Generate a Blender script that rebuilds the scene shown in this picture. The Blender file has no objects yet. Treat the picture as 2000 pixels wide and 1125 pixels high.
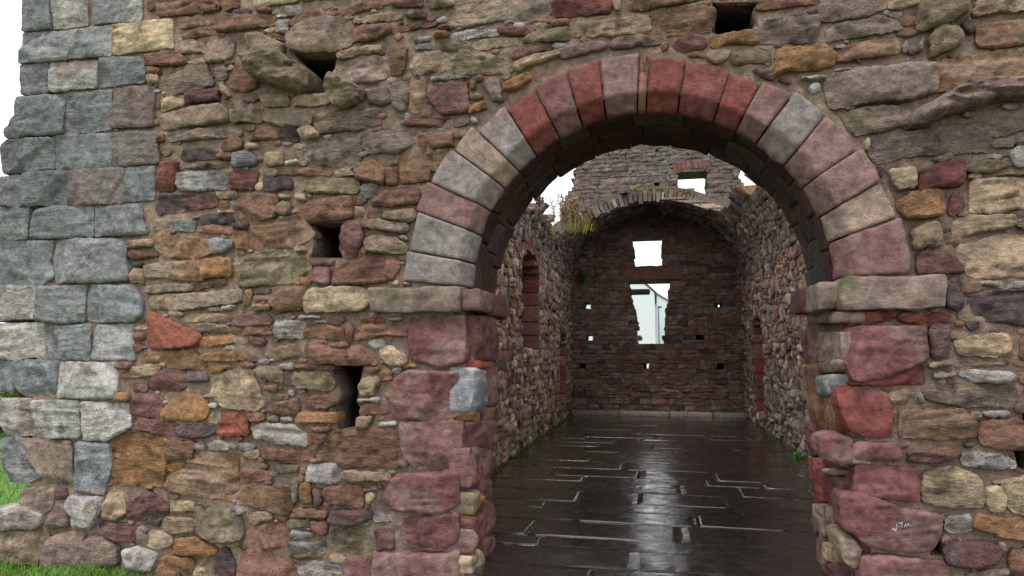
import bpy, math, random
import numpy as np
random.seed(7)
R = math.radians
scene = bpy.context.scene
C = scene.collection

# ------------------------------------------------------------------ camera
cam_data = bpy.data.cameras.new('camera'); cam = bpy.data.objects.new('camera', cam_data); C.objects.link(cam)
CAM = np.array((0.0, -4.7, 1.5))
cam.location = CAM
cam.rotation_euler = (R(90 + 5.485), 0, R(11.81))
cam_data.sensor_width = 36; cam_data.lens = 23.994
cam_data.clip_start = 0.05; cam_data.clip_end = 2000
scene.camera = cam

# ------------------------------------------------------------------ sky and sun (bright overcast)
world = bpy.data.worlds.new('World'); scene.world = world; world.use_nodes = True
nt = world.node_tree; nt.nodes.clear()
wo = nt.nodes.new('ShaderNodeOutputWorld'); bg = nt.nodes.new('ShaderNodeBackground')
sky = nt.nodes.new('ShaderNodeTexSky'); sky.sky_type = 'NISHITA'; sky.sun_disc = False
SUN_EL, SUN_ROT = R(68), R(195)
sky.sun_elevation = SUN_EL; sky.sun_rotation = SUN_ROT; sky.dust_density = 4.0; sky.air_density = 1.5
tc = nt.nodes.new('ShaderNodeTexCoord'); cn = nt.nodes.new('ShaderNodeTexNoise')
cn.inputs['Scale'].default_value = 2.2; cn.inputs['Detail'].default_value = 5
nt.links.new(tc.outputs['Generated'], cn.inputs['Vector'])
cr = nt.nodes.new('ShaderNodeValToRGB')
cr.color_ramp.elements[0].position = 0.3; cr.color_ramp.elements[0].color = (9.6, 9.6, 10.1, 1)
cr.color_ramp.elements[1].position = 0.7; cr.color_ramp.elements[1].color = (12.2, 12.1, 12.2, 1)
nt.links.new(cn.outputs['Fac'], cr.inputs['Fac'])
mx = nt.nodes.new('ShaderNodeMix'); mx.data_type = 'RGBA'; mx.inputs['Factor'].default_value = 0.93
nt.links.new(sky.outputs['Color'], mx.inputs[6]); nt.links.new(cr.outputs['Color'], mx.inputs[7])
nt.links.new(mx.outputs[2], bg.inputs['Color']); bg.inputs['Strength'].default_value = 0.105
nt.links.new(bg.outputs[0], wo.inputs['Surface'])
sd = bpy.data.lights.new('sun', 'SUN'); sd.energy = 1.5; sd.angle = R(14); sd.color = (1, 0.97, 0.93)
sun = bpy.data.objects.new('sun', sd); C.objects.link(sun)
sun.rotation_euler = (R(90) - SUN_EL, 0, R(180) - SUN_ROT)
scene.view_settings.view_transform = 'Standard'; scene.view_settings.look = 'None'
scene.view_settings.exposure = 0.44; scene.view_settings.gamma = 1.0
scene.view_settings.use_curve_mapping = False

VJOINTS=[(178.6, 180.2, 1.71), (171.0, 171.8, 1.69), (161.0, 161.9, 1.71), (153.3, 152.9, 1.71), (143.4, 143.8, 1.68), (135.9, 136.3, 1.67), (126.6, 128.2, 1.59), (118.0, 118.5, 1.58), (108.7, 109.9, 1.62), (99.9, 101.5, 1.61), (90.0, 91.2, 1.62), (87.5, 88.4, 1.59), (78.6, 78.3, 1.58), (67.1, 66.4, 1.55), (59.0, 58.7, 1.53), (51.2, 51.1, 1.58), (42.1, 39.9, 1.61), (31.3, 30.8, 1.61), (22.5, 20.3, 1.63), (13.5, 11.9, 1.62), (0.6, 0.1, 1.64)]
QUOIN_DATA='''
g -532,462 -506,459 -502,427 -531,428
w -505,459 -467,455 -466,427 -500,427
g -463,454 -414,449 -414,426 -460,427
g -531,427 -484,424 -483,398 -532,399
g -483,424 -441,425 -441,398 -483,399
cL -440,424 -384,424 -382,399 -433,398 -439,399
g -532,398 -503,397 -501,370 -528,371
w -501,397 -454,395 -452,371 -499,371
g -452,397 -408,395 -407,372 -451,371
gH -532,369 -483,368 -484,334 -542,334 -545,342 -532,351
g -482,369 -438,368 -436,334 -481,333
q -436,369 -397,368 -396,334 -436,335
gH -547,327 -539,333 -492,331 -490,303 -542,303
g -491,333 -435,331 -434,302 -488,303
q -434,331 -393,331 -389,303 -433,302
g -545,300 -524,301 -521,275 -524,273 -544,274
g -523,302 -475,301 -474,272 -520,273
q -474,302 -421,301 -422,272 -473,272
g -420,301 -392,301 -392,273 -421,273
gL -554,273 -511,272 -511,245 -551,245
g -507,261 -502,270 -486,272 -449,270 -448,245 -508,245
g -447,269 -404,270 -396,245 -446,245
g -551,245 -485,243 -488,224 -483,213 -496,206 -548,208
gP -482,241 -475,244 -417,242 -411,208 -434,207 -481,208 -484,227
wL -551,207 -501,206 -497,179 -549,177
g -496,205 -451,205 -449,176 -471,174 -497,177
gP -450,198 -445,205 -405,204 -396,191 -396,179 -406,175 -440,175 -449,178
wL -548,174 -490,175 -487,148 -515,145 -546,147
g -489,172 -484,172 -444,174 -443,145 -485,146
g -438,173 -405,173 -402,145 -442,145
g -546,144 -518,145 -514,119 -543,119
gP -517,143 -511,145 -474,144 -472,115 -501,115 -514,124
wP -472,143 -418,143 -415,115 -447,114 -470,115
wL -531,113 -496,114 -491,84 -516,84 -525,93
wPL -495,112 -450,113 -446,84 -477,82 -488,86
wL -448,112 -405,111 -401,93 -422,82 -443,82
gH -520,70 -518,82 -505,84 -495,68 -481,52 -498,46 -512,47
e -505,81 -456,81 -452,48 -476,47 -495,65
g -454,80 -421,80 -417,64 -423,41 -448,42
eH -503,42 -469,45 -469,29 -480,21 -502,30
wH -458,31 -452,39 -424,39 -423,28 -433,15 -448,14 -450,24
d -469,42 -458,44 -456,37 -467,34
eH -477,19 -456,25 -452,15 -474,11
wP -541,22 -497,29 -478,22 -481,12 -540,7
yP -545,5 -479,11 -471,8 -479,-15 -543,-20
eP -478,-8 -471,6 -455,11 -439,11 -441,-14 -477,-19
eP -442,3 -428,10 -408,3 -407,-12 -438,-16
wHP -403,0 -390,4 -373,-2 -377,-14 -401,-14
'''
RUBBLE_DATA='''
k -410,447 -397,445 -398,436 -407,434
kL -396,445 -342,439 -343,428 -368,426 -395,428
b -341,439 -324,437 -323,427 -334,425
b -376,425 -354,421 -353,417 -366,415 -376,416
kL -373,408 -357,413 -343,412 -344,407 -369,405
e -378,404 -366,405 -354,400 -353,393 -375,394 -379,398
kL -406,394 -384,395 -370,390 -370,383 -393,385 -405,386
t -368,386 -354,388 -351,382 -366,383
b -405,385 -393,383 -394,378 -405,380
t -404,378 -394,377 -394,370 -402,370
y -390,376 -371,382 -351,382 -344,365 -357,362 -385,359 -392,369
e -342,379 -331,378 -331,368 -339,367
tL -389,355 -373,359 -368,357 -369,350 -388,346
dL -366,359 -338,360 -338,351 -365,351
eS -387,342 -366,346 -338,348 -329,341 -331,333 -384,331 -388,335
eL -382,326 -349,329 -319,327 -319,321 -380,320
o -391,327 -385,327 -385,320 -391,321
d -368,310 -364,315 -349,313 -337,309 -338,304 -362,303 -368,305
eL -370,300 -324,300 -324,296 -370,297
r -385,302 -371,302 -374,280 -389,280
gL -372,293 -340,294 -328,287 -330,279 -365,279 -372,286
c -328,295 -322,295 -323,289 -329,290
kL -355,436 -343,433 -342,427 -355,427
dL -328,425 -312,425 -313,420 -328,420
k -307,425 -294,424 -293,420 -306,421
b -342,417 -334,422 -302,417 -291,418 -292,409 -307,408 -339,408
w -290,423 -269,423 -266,416 -288,416
kL -277,413 -263,417 -238,416 -238,413 -268,407 -276,408
w -289,410 -278,413 -278,402 -289,403
kL -235,417 -216,419 -201,419 -201,414 -234,411
eP -277,399 -268,407 -248,410 -225,405 -226,388 -240,383 -262,384 -275,388
y -321,402 -304,403 -282,392 -284,383 -312,384 -322,390
k -297,403 -281,400 -280,396 -293,398
tL -221,408 -186,409 -185,403 -221,403
kL -226,400 -194,399 -193,394 -205,388 -225,389
kL -191,418 -168,418 -168,412 -190,413
tL -162,414 -144,414 -142,409 -160,409
yL -181,407 -164,406 -165,402 -179,403
kL -191,398 -157,398 -157,395 -190,393
k -155,394 -145,394 -145,390 -154,391
eS -351,401 -325,401 -327,384 -351,383
tL -236,381 -223,383 -201,384 -201,379 -233,376
eL -239,365 -233,373 -205,376 -194,372 -195,359 -204,355 -224,356 -238,361
b -193,381 -178,381 -182,360 -191,359
kS -327,360 -328,366 -323,377 -315,382 -306,374 -304,359 -316,357
c -336,363 -333,364 -326,353 -332,355
t -274,345 -267,350 -242,350 -241,342 -258,341 -273,342
y -301,353 -278,351 -275,345 -277,342 -296,343
e -211,349 -195,350 -192,339 -197,336 -208,339
eS -192,351 -184,357 -177,353 -179,330 -186,331 -192,340
b -176,351 -164,354 -163,331 -171,329 -177,332
y -326,342 -299,341 -298,330 -324,332
y -296,338 -272,340 -256,333 -257,325 -282,326 -295,331
c -268,321 -257,325 -248,317 -260,313
y -251,327 -232,334 -203,333 -201,322 -217,319 -246,318
kL -179,324 -169,326 -145,323 -145,316 -178,319
k -304,320 -299,326 -285,323 -284,316 -304,317
d -284,325 -270,325 -267,313 -283,315
bS -333,317 -317,321 -314,311 -333,309
c -312,315 -301,313 -302,310 -311,310
e -265,306 -254,310 -231,315 -217,310 -216,295 -222,290 -242,293 -264,299
e -214,314 -190,318 -172,315 -171,308 -183,300 -209,301
g -321,306 -309,308 -301,300 -304,296 -321,296
t -293,305 -280,305 -279,296 -292,294
w -277,298 -266,298 -266,296 -276,295
kL -283,291 -263,292 -241,289 -241,285 -282,288
d -295,286 -272,284 -271,276 -293,275
r -322,293 -301,292 -303,277 -323,278
k -219,288 -209,296 -195,288 -195,276 -217,281
t -235,288 -225,289 -219,284 -233,283
y -260,279 -247,282 -219,281 -216,274 -219,270 -256,272
b -184,295 -159,295 -161,277 -181,276
k -193,288 -185,287 -185,275 -193,275
y -195,294 -185,294 -185,290 -194,289
o -170,311 -163,310 -163,300 -168,299
k -161,311 -143,312 -143,301 -159,301
t -176,367 -171,374 -152,374 -144,369 -143,361 -170,357 -175,363
w -173,387 -160,386 -161,383 -173,383
w -174,382 -161,381 -160,377 -173,378
o -157,389 -148,389 -146,385 -157,385
b -335,307 -323,307 -322,302 -335,302
w -156,398 -149,401 -147,397 -152,396
e -147,400 -139,410 -114,411 -85,410 -73,406 -73,396 -86,391 -109,394 -135,392 -144,394
wL -145,387 -133,389 -109,387 -109,383 -142,382
m -108,387 -105,389 -86,384 -86,380 -107,383
y -154,382 -143,383 -131,380 -128,374 -141,373 -153,376
cL -126,377 -119,380 -95,379 -95,375 -124,372
y -90,376 -78,382 -57,383 -56,375 -73,374 -86,373
y -142,361 -136,373 -121,370 -103,363 -99,356 -111,354 -140,356
k -98,367 -96,372 -73,373 -69,369 -93,362 -97,363
tL -96,360 -86,364 -66,366 -63,363 -93,354 -96,356
p -63,368 -36,372 -30,369 -31,365 -61,360
g -68,372 -57,371 -58,368 -67,368
rS -69,393 -63,408 -25,404 -28,392 -31,391
k -69,389 -57,389 -57,384 -68,385
tL -53,379 -49,388 -26,390 -2,387 -1,376 -24,374 -52,377
p -27,367 -22,372 8,371 8,365 -24,364
c -25,401 -18,400 -20,393 -24,393
w -159,355 -145,355 -130,353 -140,351 -157,352
m -161,342 -153,348 -133,350 -131,327 -150,326 -159,334
k -130,349 -127,350 -125,344 -129,343
k -125,352 -120,353 -120,349 -125,348
eH -119,346 -112,351 -107,349 -105,333 -112,334
o -104,345 -87,352 -83,347 -97,339 -103,341
y -129,340 -121,340 -120,336 -129,336
o -130,330 -119,333 -117,328 -129,325
e -143,321 -133,322 -130,318 -141,315
w -129,322 -125,322 -124,318 -128,318
b -5,358 -1,357 -3,346 -4,346
b -12,396 -7,399 30,399 30,393 -6,391 -12,393
b 0,374 2,387 15,389 31,392 44,386 42,373 34,370 1,373
kL 72,386 80,388 110,387 110,384 79,382 74,382
e 73,367 76,374 102,377 110,373 108,358 90,358 73,359
m 102,377 110,378 109,374 104,375
k 8,363 12,367 14,364 10,359
m 15,363 22,368 34,369 39,363 36,359 23,358
oL 41,367 45,368 67,368 72,363 71,359 51,360 43,358
e 38,354 45,357 54,356 52,349 45,347 40,350
y 56,352 61,355 72,356 80,351 79,343 71,346 56,345
b 27,356 36,356 38,354 37,352 27,354
oH 83,338 84,352 89,354 114,353 119,346 118,339 105,337 89,338 82,334
p 67,340 73,341 81,338 81,333 76,334
m 84,333 91,333 93,331 90,329
w 99,333 113,332 113,330 100,331
w 102,326 108,329 111,325 106,320
w 118,352 127,353 127,351 119,351
rD 42,397 78,393 75,389 69,388 46,391
e 111,372 112,381 125,385 152,383 153,376 139,371 115,370
e 116,362 118,365 149,370 160,361 159,359 138,358 118,356
b 122,345 123,349 132,353 157,354 158,346 156,344 129,342 122,342
eP 115,327 117,332 137,334 176,334 176,317 161,313 144,313 118,311 115,322
w 125,337 152,337 154,335 139,336
w 154,337 175,337 175,335 158,335
w 118,335 125,335 125,334 118,334
y 124,305 130,308 150,309 160,308 163,302 162,297 150,294 131,292 125,300
e 140,281 145,288 170,292 197,295 203,295 207,276 188,276 162,276 145,272 141,277
b 177,321 179,336 206,339 236,341 235,320 210,319 180,317
bH 205,345 206,358 222,359 238,360 237,344 216,343
tL 204,367 206,373 215,375 238,373 238,366 218,366 205,364
yPH 170,359 172,372 175,379 199,378 199,369 189,362 173,357
d 196,360 200,364 204,356 201,353
yPH 177,351 181,359 187,360 195,354 194,346 183,342 177,340
t 154,374 154,380 162,380 171,381 170,375 158,373
g 160,349 164,353 164,344 161,344
g 169,347 173,353 173,345 170,343
e 207,294 212,297 234,300 233,289 210,285 208,289
e 209,281 212,283 220,283 220,278 209,278
g 221,283 233,283 232,279 222,279
w 218,271 220,277 232,280 231,266 222,265
y 193,266 198,271 215,269 216,265 205,262 194,264
y 174,273 185,276 186,273 179,270
w 206,273 212,274 214,271 206,271
r 166,254 167,265 178,269 191,270 190,255 168,254
c 148,267 163,268 164,255 152,255
kL 211,261 231,262 231,259 211,260
c 135,288 138,289 138,281 135,281
d 141,270 144,271 146,264 143,263
tL 195,240 196,257 203,258 231,257 230,241 209,237 195,238
oH 153,246 161,251 173,253 179,250 178,236 167,235 157,236 154,241
m 182,236 183,247 187,251 191,250 190,239
tL 183,231 192,235 217,235 217,228 200,225 186,222
e 219,235 230,236 229,224 220,227
cL 187,216 193,218 209,222 229,221 227,198 203,197 192,198 187,208
tH 160,227 163,229 174,233 177,224 174,216 169,217 164,215 161,216
e 177,232 182,233 182,227 178,226
b 179,223 183,225 187,219 184,216 180,218
m 163,212 171,214 179,213 186,206 187,200 163,200
d 178,195 185,197 186,181 184,177 176,180
dL 185,176 188,185 200,188 226,187 225,166 203,170 185,171
w 197,194 209,195 209,190 198,192
w 212,193 227,194 227,191 213,190
R 121,168 121,177 142,176 148,172 138,170 124,168
R 149,172 151,175 161,176 166,172 165,169 153,169
R 167,169 167,174 173,176 179,173 179,169
p 166,158 168,167 178,167 178,158 177,150 168,148
b 182,170 186,170 186,166 182,166
d 187,169 195,170 194,165 189,164
cL 181,158 191,161 209,162 211,157 210,151 200,148 182,150
c 165,144 177,146 178,143 166,141
w 167,138 179,139 179,136 168,134
y 182,144 208,146 209,143 185,141
w 183,137 186,140 211,139 212,135 206,132 190,133
k 216,155 218,161 225,161 224,145 216,147
tL 141,125 155,129 157,123 153,120 143,119
w 158,125 160,126 161,119 159,119
y 162,125 165,129 180,132 210,132 211,123 209,118 189,118 170,120 164,122
bL 148,101 149,114 160,117 184,116 189,108 188,100 169,98 150,99
o 144,116 146,116 146,109 144,108
t 187,115 192,115 193,112 188,112
w 194,115 208,116 208,112 195,112
kL 192,107 194,109 212,111 221,107 220,94 204,94 192,96
p 211,116 217,128 223,129 222,118 215,115
kL 152,87 153,90 179,94 180,88 168,84 152,83
d 183,96 187,96 187,93 183,93
wL 181,86 185,91 204,89 209,85 209,82 196,81 182,83
cL 160,73 161,79 177,81 189,76 191,66 190,59 174,58 159,61
c 192,69 200,72 203,63 201,56 194,56
c 201,73 219,78 218,55 206,56 203,63
o 167,53 169,54 169,50 167,50
w 170,51 183,54 185,45 177,42 170,43
o 186,49 189,54 202,52 218,52 217,39 198,42 186,46
dS 168,34 173,37 193,38 198,35 195,26 179,23 170,24
p 166,40 171,41 171,36 167,36
t 197,39 201,39 201,34 198,33
c 180,19 197,23 196,11 180,10
k 203,33 217,37 216,19 202,19
e 189,21 202,24 201,19 192,19
m -198,25 -184,27 -183,13 -196,12
dL -389,268 -386,277 -365,277 -338,274 -337,265 -363,263 -386,261
t -335,276 -318,276 -317,271 -332,271
o -334,269 -325,270 -324,263 -333,263
g -323,269 -319,269 -318,262 -322,263
c -334,262 -321,261 -320,259 -332,259
e -392,257 -374,256 -374,248 -390,248
g -374,256 -354,255 -355,246 -372,247
dL -348,258 -340,259 -322,256 -321,251 -338,252 -350,250
kL -351,249 -338,251 -322,248 -322,243 -350,245
t -414,240 -391,241 -391,235 -413,235
kL -415,232 -391,232 -386,227 -409,225
bL -388,243 -364,243 -341,238 -341,228 -352,225 -375,226 -388,234
g -338,239 -320,238 -319,233 -327,228 -338,229
o -317,243 -307,244 -306,230 -316,231
t -410,211 -406,218 -398,216 -397,208 -407,206
e -398,220 -375,222 -373,209 -394,210
b -372,222 -346,222 -345,207 -372,208
o -344,223 -320,224 -319,210 -344,209
d -408,222 -399,222 -399,219 -407,219
y -395,202 -374,205 -354,203 -354,199 -392,197
kL -353,203 -326,207 -325,203 -351,199
e -391,191 -386,196 -351,196 -313,199 -313,189 -359,184 -388,185
w -339,185 -326,186 -326,183 -338,183
w -325,186 -314,187 -316,184 -325,183
RS -390,155 -389,183 -365,173 -343,165 -349,156 -371,154
e -373,183 -361,183 -360,179 -371,179
tL -360,177 -351,181 -323,180 -311,177 -327,174 -357,175
y -350,171 -342,174 -320,171 -319,166 -346,167
o -344,159 -341,163 -315,164 -313,160 -326,156 -343,156
oL -343,148 -333,151 -306,152 -304,146 -321,144 -341,145
k -398,146 -391,150 -376,152 -377,144 -397,144
b -375,151 -350,152 -338,140 -343,137 -375,140
k -419,141 -404,144 -404,139 -416,137
k -416,135 -405,135 -405,131 -415,131
t -404,139 -381,142 -380,134 -391,132 -404,131
m -388,128 -376,137 -357,136 -354,126 -359,121 -385,122
d -354,135 -337,135 -335,129 -352,128
o -337,138 -327,142 -312,140 -325,136 -336,135
k -309,143 -298,143 -298,139 -308,139
t -333,130 -311,139 -301,137 -295,127 -289,113 -295,108 -321,109 -332,120
k -404,166 -395,166 -395,161 -403,161
k -404,158 -396,158 -396,152 -403,152
c -403,171 -394,172 -393,169 -403,169
b -319,254 -316,269 -305,273 -284,271 -284,257 -289,252 -314,252
t -281,272 -272,271 -273,268 -281,269
t -268,272 -259,272 -259,266 -267,267
y -282,264 -277,266 -271,264 -272,256 -282,257
kP -265,256 -260,264 -244,267 -222,267 -221,252 -231,250 -252,250 -263,253
e -222,256 -217,260 -211,258 -212,251 -221,252
b -306,244 -301,250 -266,254 -258,248 -253,239 -268,231 -305,231
k -318,244 -307,244 -306,229 -316,231
d -319,251 -305,250 -307,246 -318,246
e -266,230 -258,230 -258,226 -265,226
yL -313,215 -304,224 -283,228 -258,220 -254,216 -263,204 -285,203 -308,201
p -230,229 -227,245 -220,249 -213,245 -211,234 -217,222 -226,221
o -215,223 -211,229 -208,224 -214,221
m -208,251 -208,258 -198,257 -197,249 -207,249
y -196,251 -192,254 -173,256 -170,251 -175,246 -194,249
y -212,246 -202,249 -177,245 -176,240 -182,238 -208,243
y -210,232 -203,237 -184,234 -177,227 -178,223 -207,225
w -186,236 -177,236 -176,232
kL -204,260 -201,274 -168,272 -168,260 -189,259
m -251,203 -250,214 -237,214 -237,201
k -235,203 -234,212 -215,222 -196,221 -193,203 -212,201 -233,202
k -194,208 -192,220 -183,221 -182,211 -188,203 -193,206
t -189,200 -184,204 -183,199
t -181,199 -179,202 -172,200 -173,199
o -264,204 -259,211 -252,212 -251,205 -256,201
p -255,220 -234,220 -236,216 -251,216
bP -286,191 -276,199 -256,200 -256,187 -261,183 -278,182 -284,187
cP -255,192 -250,198 -215,199 -208,196 -207,186 -212,182 -253,181
p -299,199 -286,199 -287,196 -297,195
p -300,194 -286,194 -287,190 -299,190
t -301,187 -286,187 -286,183 -300,182
b -309,193 -305,199 -301,198 -303,187 -308,186
p -317,173 -310,180 -287,179 -285,173 -302,170 -315,171
k -317,169 -304,170 -287,170 -287,165 -300,164 -316,165
wL -280,162 -280,175 -257,174 -258,162
k -256,166 -254,171 -239,171 -226,168 -226,161 -238,161 -255,162
w -261,178 -244,178 -244,176 -260,176
w -248,175 -239,175 -239,172 -248,173
R -212,175 -206,176 -193,176 -194,173 -210,173
g -188,176 -179,177 -179,174 -187,173
kL -215,165 -211,171 -187,171 -173,168 -173,163 -194,163 -214,160
k -223,160 -222,171 -218,171 -218,158
k -247,160 -238,160 -238,158 -245,157
k -235,157 -222,158 -222,155 -234,154
m -302,163 -289,161 -290,155 -299,157
y -290,148 -286,153 -266,157 -255,152 -255,148 -277,146
kP -253,153 -249,158 -230,153 -220,152 -216,157 -203,151 -200,143 -213,142 -238,143 -249,147
t -196,153 -187,156 -175,147 -176,142 -187,141 -193,145
o -196,131 -195,142 -187,137 -187,131
w -275,142 -265,143 -264,138 -272,138
kL -263,142 -241,142 -232,140 -235,138 -263,139
y -297,137 -292,140 -274,139 -273,129 -290,132
m -273,137 -267,137 -265,127 -273,127
y -264,136 -235,136 -232,127 -237,123 -259,124 -265,129
o -178,142 -169,143 -168,140 -178,139
k -208,140 -197,140 -197,137 -207,136
t -212,128 -207,133 -197,134 -196,127 -200,121 -210,120
w -190,159 -184,160 -184,156 -189,156
g -186,138 -180,141 -180,136 -185,136
o -417,119 -405,120 -404,113 -417,113
m -403,127 -389,126 -389,121 -401,120
m -403,110 -395,119 -377,117 -375,112 -379,101 -401,102
oS -375,107 -360,115 -350,119 -336,114 -335,106 -341,99 -368,100 -374,101
e -339,118 -332,120 -331,116 -337,116
w -335,112 -327,113 -328,109 -334,109
e -335,100 -331,105 -325,105 -325,98 -332,97
m -401,96 -399,101 -368,97 -361,95 -362,87 -398,92
d -361,93 -356,95 -329,95 -328,91 -338,86 -358,86
R -326,92 -320,104 -302,107 -301,89 -323,88
o -420,82 -415,87 -400,90 -371,83 -370,74 -375,50 -411,50 -417,55 -418,70
b -369,83 -346,83 -347,71 -368,69
o -370,65 -354,68 -355,63 -368,60
w -346,81 -337,84 -337,77 -345,77
w -335,83 -324,85 -316,82 -317,78 -333,77
bL -367,49 -363,58 -351,65 -349,71 -334,76 -310,73 -310,56 -311,41 -338,43 -365,46
t -424,33 -420,41 -406,41 -402,29 -409,22 -422,24
dH -401,34 -386,44 -377,41 -366,33 -376,19 -386,22 -400,23
c -363,39 -344,38 -343,32 -364,30
t -370,18 -369,26 -345,26 -343,17 -362,14
y -342,24 -340,37 -309,33 -304,27 -303,14 -323,11 -342,16
w -311,36 -305,37 -299,33 -306,31
m -426,16 -424,20 -392,18 -393,8 -408,6 -417,9
w -392,17 -385,19 -382,6 -391,6
c -383,6 -381,15 -363,13 -360,7 -369,2 -382,3
o -361,1 -356,11 -340,12 -324,5 -326,0 -358,-1
o -371,-10 -366,-2 -343,-4 -343,-17 -369,-18
d -324,-9 -322,4 -315,6 -307,-5 -309,-16 -323,-17
c -342,-10 -333,-9 -330,-17 -341,-18
k -287,126 -277,127 -277,122 -287,123
w -269,122 -265,123 -263,120 -267,119
y -283,118 -270,120 -270,117 -281,116
k -285,108 -278,113 -261,117 -259,109 -261,105 -281,106
k -255,115 -251,118 -232,120 -228,114 -237,110 -253,110
o -261,101 -257,107 -240,107 -230,107 -230,100 -258,99
k -301,102 -297,106 -288,105 -287,101 -295,98
e -285,103 -277,104 -275,100 -284,99
w -274,102 -266,104 -264,100 -272,100
wL -296,95 -285,98 -264,97 -253,91 -254,83 -276,84 -294,88
k -249,96 -234,97 -235,93 -247,93
o -252,90 -248,91 -248,84 -252,84
k -247,89 -240,92 -236,90 -244,82
kH -244,79 -234,92 -202,97 -185,96 -182,86 -183,69 -199,70 -217,68 -241,74
k -288,78 -284,80 -248,79 -248,74 -256,71 -287,72
e -249,73 -241,74 -240,72 -247,70
y -278,66 -275,69 -259,68 -260,63 -272,62
k -306,59 -303,65 -282,63 -281,57 -303,55
w -251,59 -249,69 -226,70 -226,58 -233,56 -250,57
k -256,62 -255,68 -251,68 -253,60
t -223,63 -218,66 -189,65 -188,60 -214,58 -221,59
w -190,65 -184,67 -184,64
b -308,46 -307,51 -279,52 -264,48 -263,38 -269,32 -292,37 -307,39
w -262,53 -259,54 -258,43 -261,42
o -256,46 -256,55 -249,57 -247,42 -253,41
p -246,52 -239,51 -240,41 -244,39
kL -238,49 -235,54 -209,55 -208,40 -222,41 -232,42
w -206,54 -196,56 -196,53 -205,52
t -205,49 -198,52 -198,46 -203,43
b -263,36 -259,38 -236,37 -235,32 -256,31
d -232,30 -229,37 -202,38 -200,34 -211,28 -229,28
w -199,35 -184,36 -184,32 -198,31
e -297,27 -291,34 -280,34 -279,29 -293,24
y -266,23 -264,29 -249,30 -248,25
k -247,23 -247,29 -235,29 -235,19 -242,21
k -300,10 -297,20 -273,27 -265,20 -266,10 -295,7
wL -264,17 -261,22 -248,21 -245,18 -259,16
wL -264,14 -250,13 -237,15 -237,7 -262,6
y -232,17 -229,23 -215,25 -199,17 -199,11 -213,9 -231,11
b -265,4 -245,6 -238,3 -258,1
k -303,-13 -300,4 -287,6 -259,-3 -258,-9 -263,-20 -303,-23
w -256,-4 -245,1 -225,-1 -223,-9 -255,-11
y -312,10 -305,11 -305,8 -312,7
w -213,117 -196,118 -196,115 -211,115
k -211,109 -209,114 -189,115 -189,107 -210,106
t -213,96 -213,104 -201,105 -204,97
w -195,100 -184,102 -183,99 -194,98
'''
JAMB_DATA='''
mP 118,165 124,167 161,167 164,166 164,146 142,136 122,132 118,144
r 120,132 142,135 162,144 163,131 121,130
rS 112,128 128,129 141,125 143,115 142,99 129,98 119,102 113,115
mS 120,91 122,95 145,95 149,89 146,85 126,83 120,85
mL 121,81 137,81 156,80 156,60 138,61 119,63
mP 111,63 125,64 146,56 167,53 165,40 159,31 137,31 124,34 111,43
pP 121,26 137,28 169,25 170,18 169,7 120,4
m 100,98 109,100 120,97 120,84 112,81 100,86
y 109,36 116,39 122,31 119,18 111,22
m -174,175 -157,177 -133,177 -132,145 -151,140 -173,147
m -189,105 -185,127 -183,133 -174,138 -137,137 -136,107 -155,103 -187,104
p -180,101 -134,103 -134,76 -149,69 -166,69 -177,77
m -196,41 -188,60 -179,65 -136,68 -136,46 -150,38 -172,39 -195,40
m -180,19 -176,34 -161,36 -136,40 -136,21 -151,13 -178,17
pS -198,2 -196,10 -144,12 -136,16 -135,-14 -198,-18
m -221,5 -201,7 -200,-13 -221,-15
'''
REVEALL_DATA='''
m 8,176 68,178 68,147 11,144
R 11,144 50,143 50,139 11,139
m 33,138 69,138 64,110 34,112
g -16,139 29,136 34,112 -12,110
m 21,110 64,108 64,98 22,101
p 6,101 64,97 65,80 14,82
o -1,110 20,107 20,100 3,103
m 32,81 63,80 60,59 35,57
p -2,83 28,80 29,60 -3,58
y -20,53 11,53 23,42 -7,39 -20,44
o -20,38 1,37 1,31 -16,31
o 9,49 24,48 24,42 11,44
m 26,57 49,55 49,40 27,42
m 37,40 63,31 64,12 35,14
m 2,35 33,32 34,12 8,13
p 30,15 61,8 59,-12 32,-7
t -19,10 16,11 30,3 28,-8 -19,-1
p -20,29 2,26 3,12 -19,13
e 28,-8 66,-14 66,-36 24,-22
m -19,-2 24,-9 24,-24 -19,-10
'''
REVEALR_DATA='''
m 93,172 58,171 63,143 89,143
e 55,164 -1,163 2,147 58,145
e 63,143 1,146 6,139 43,137
b 106,140 47,140 56,97 109,97
g 44,134 6,136 12,124 46,121
b 51,119 9,123 20,99 50,98
m 99,97 69,99 72,77 99,73
m 68,95 10,97 17,76 71,76
c 22,84 -12,89 -7,82 17,77
r 95,70 50,76 55,48 100,40
m 48,65 11,70 13,56 48,47
e 51,70 20,75 21,71 48,66
m 106,36 82,40 86,19 107,15
y 50,43 14,53 12,43 50,32
e 79,39 52,45 56,23 82,17
t 51,31 20,39 22,28 48,21
t 57,18 15,28 21,15 55,7
p 111,11 62,20 64,0 111,-14
e 106,-14 64,-1 68,-22 110,-36
m 60,2 21,14 25,-7 64,-20
e 69,181 24,179 -4,176 -3,170 49,172 71,173
'''
HOLE_DATA='''
x -274,385 -236,383 -236,377 -239,365 -237,358 -241,350 -255,350 -256,365 -267,376
x -257,249 -224,248 -229,238 -230,229 -227,221 -254,222 -251,232 -254,242
x -235,141 -209,143 -210,137 -212,127 -214,114 -209,113 -214,95 -228,94 -230,111 -226,121
x 43,386 43,392 46,391 75,389 72,386 70,383 72,375 68,368 46,368 42,370
x 215,114 219,116 221,106 215,108
x 209,92 220,93 220,80 211,81
x 161,36 166,38 168,34 168,29 161,30
'''
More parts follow.
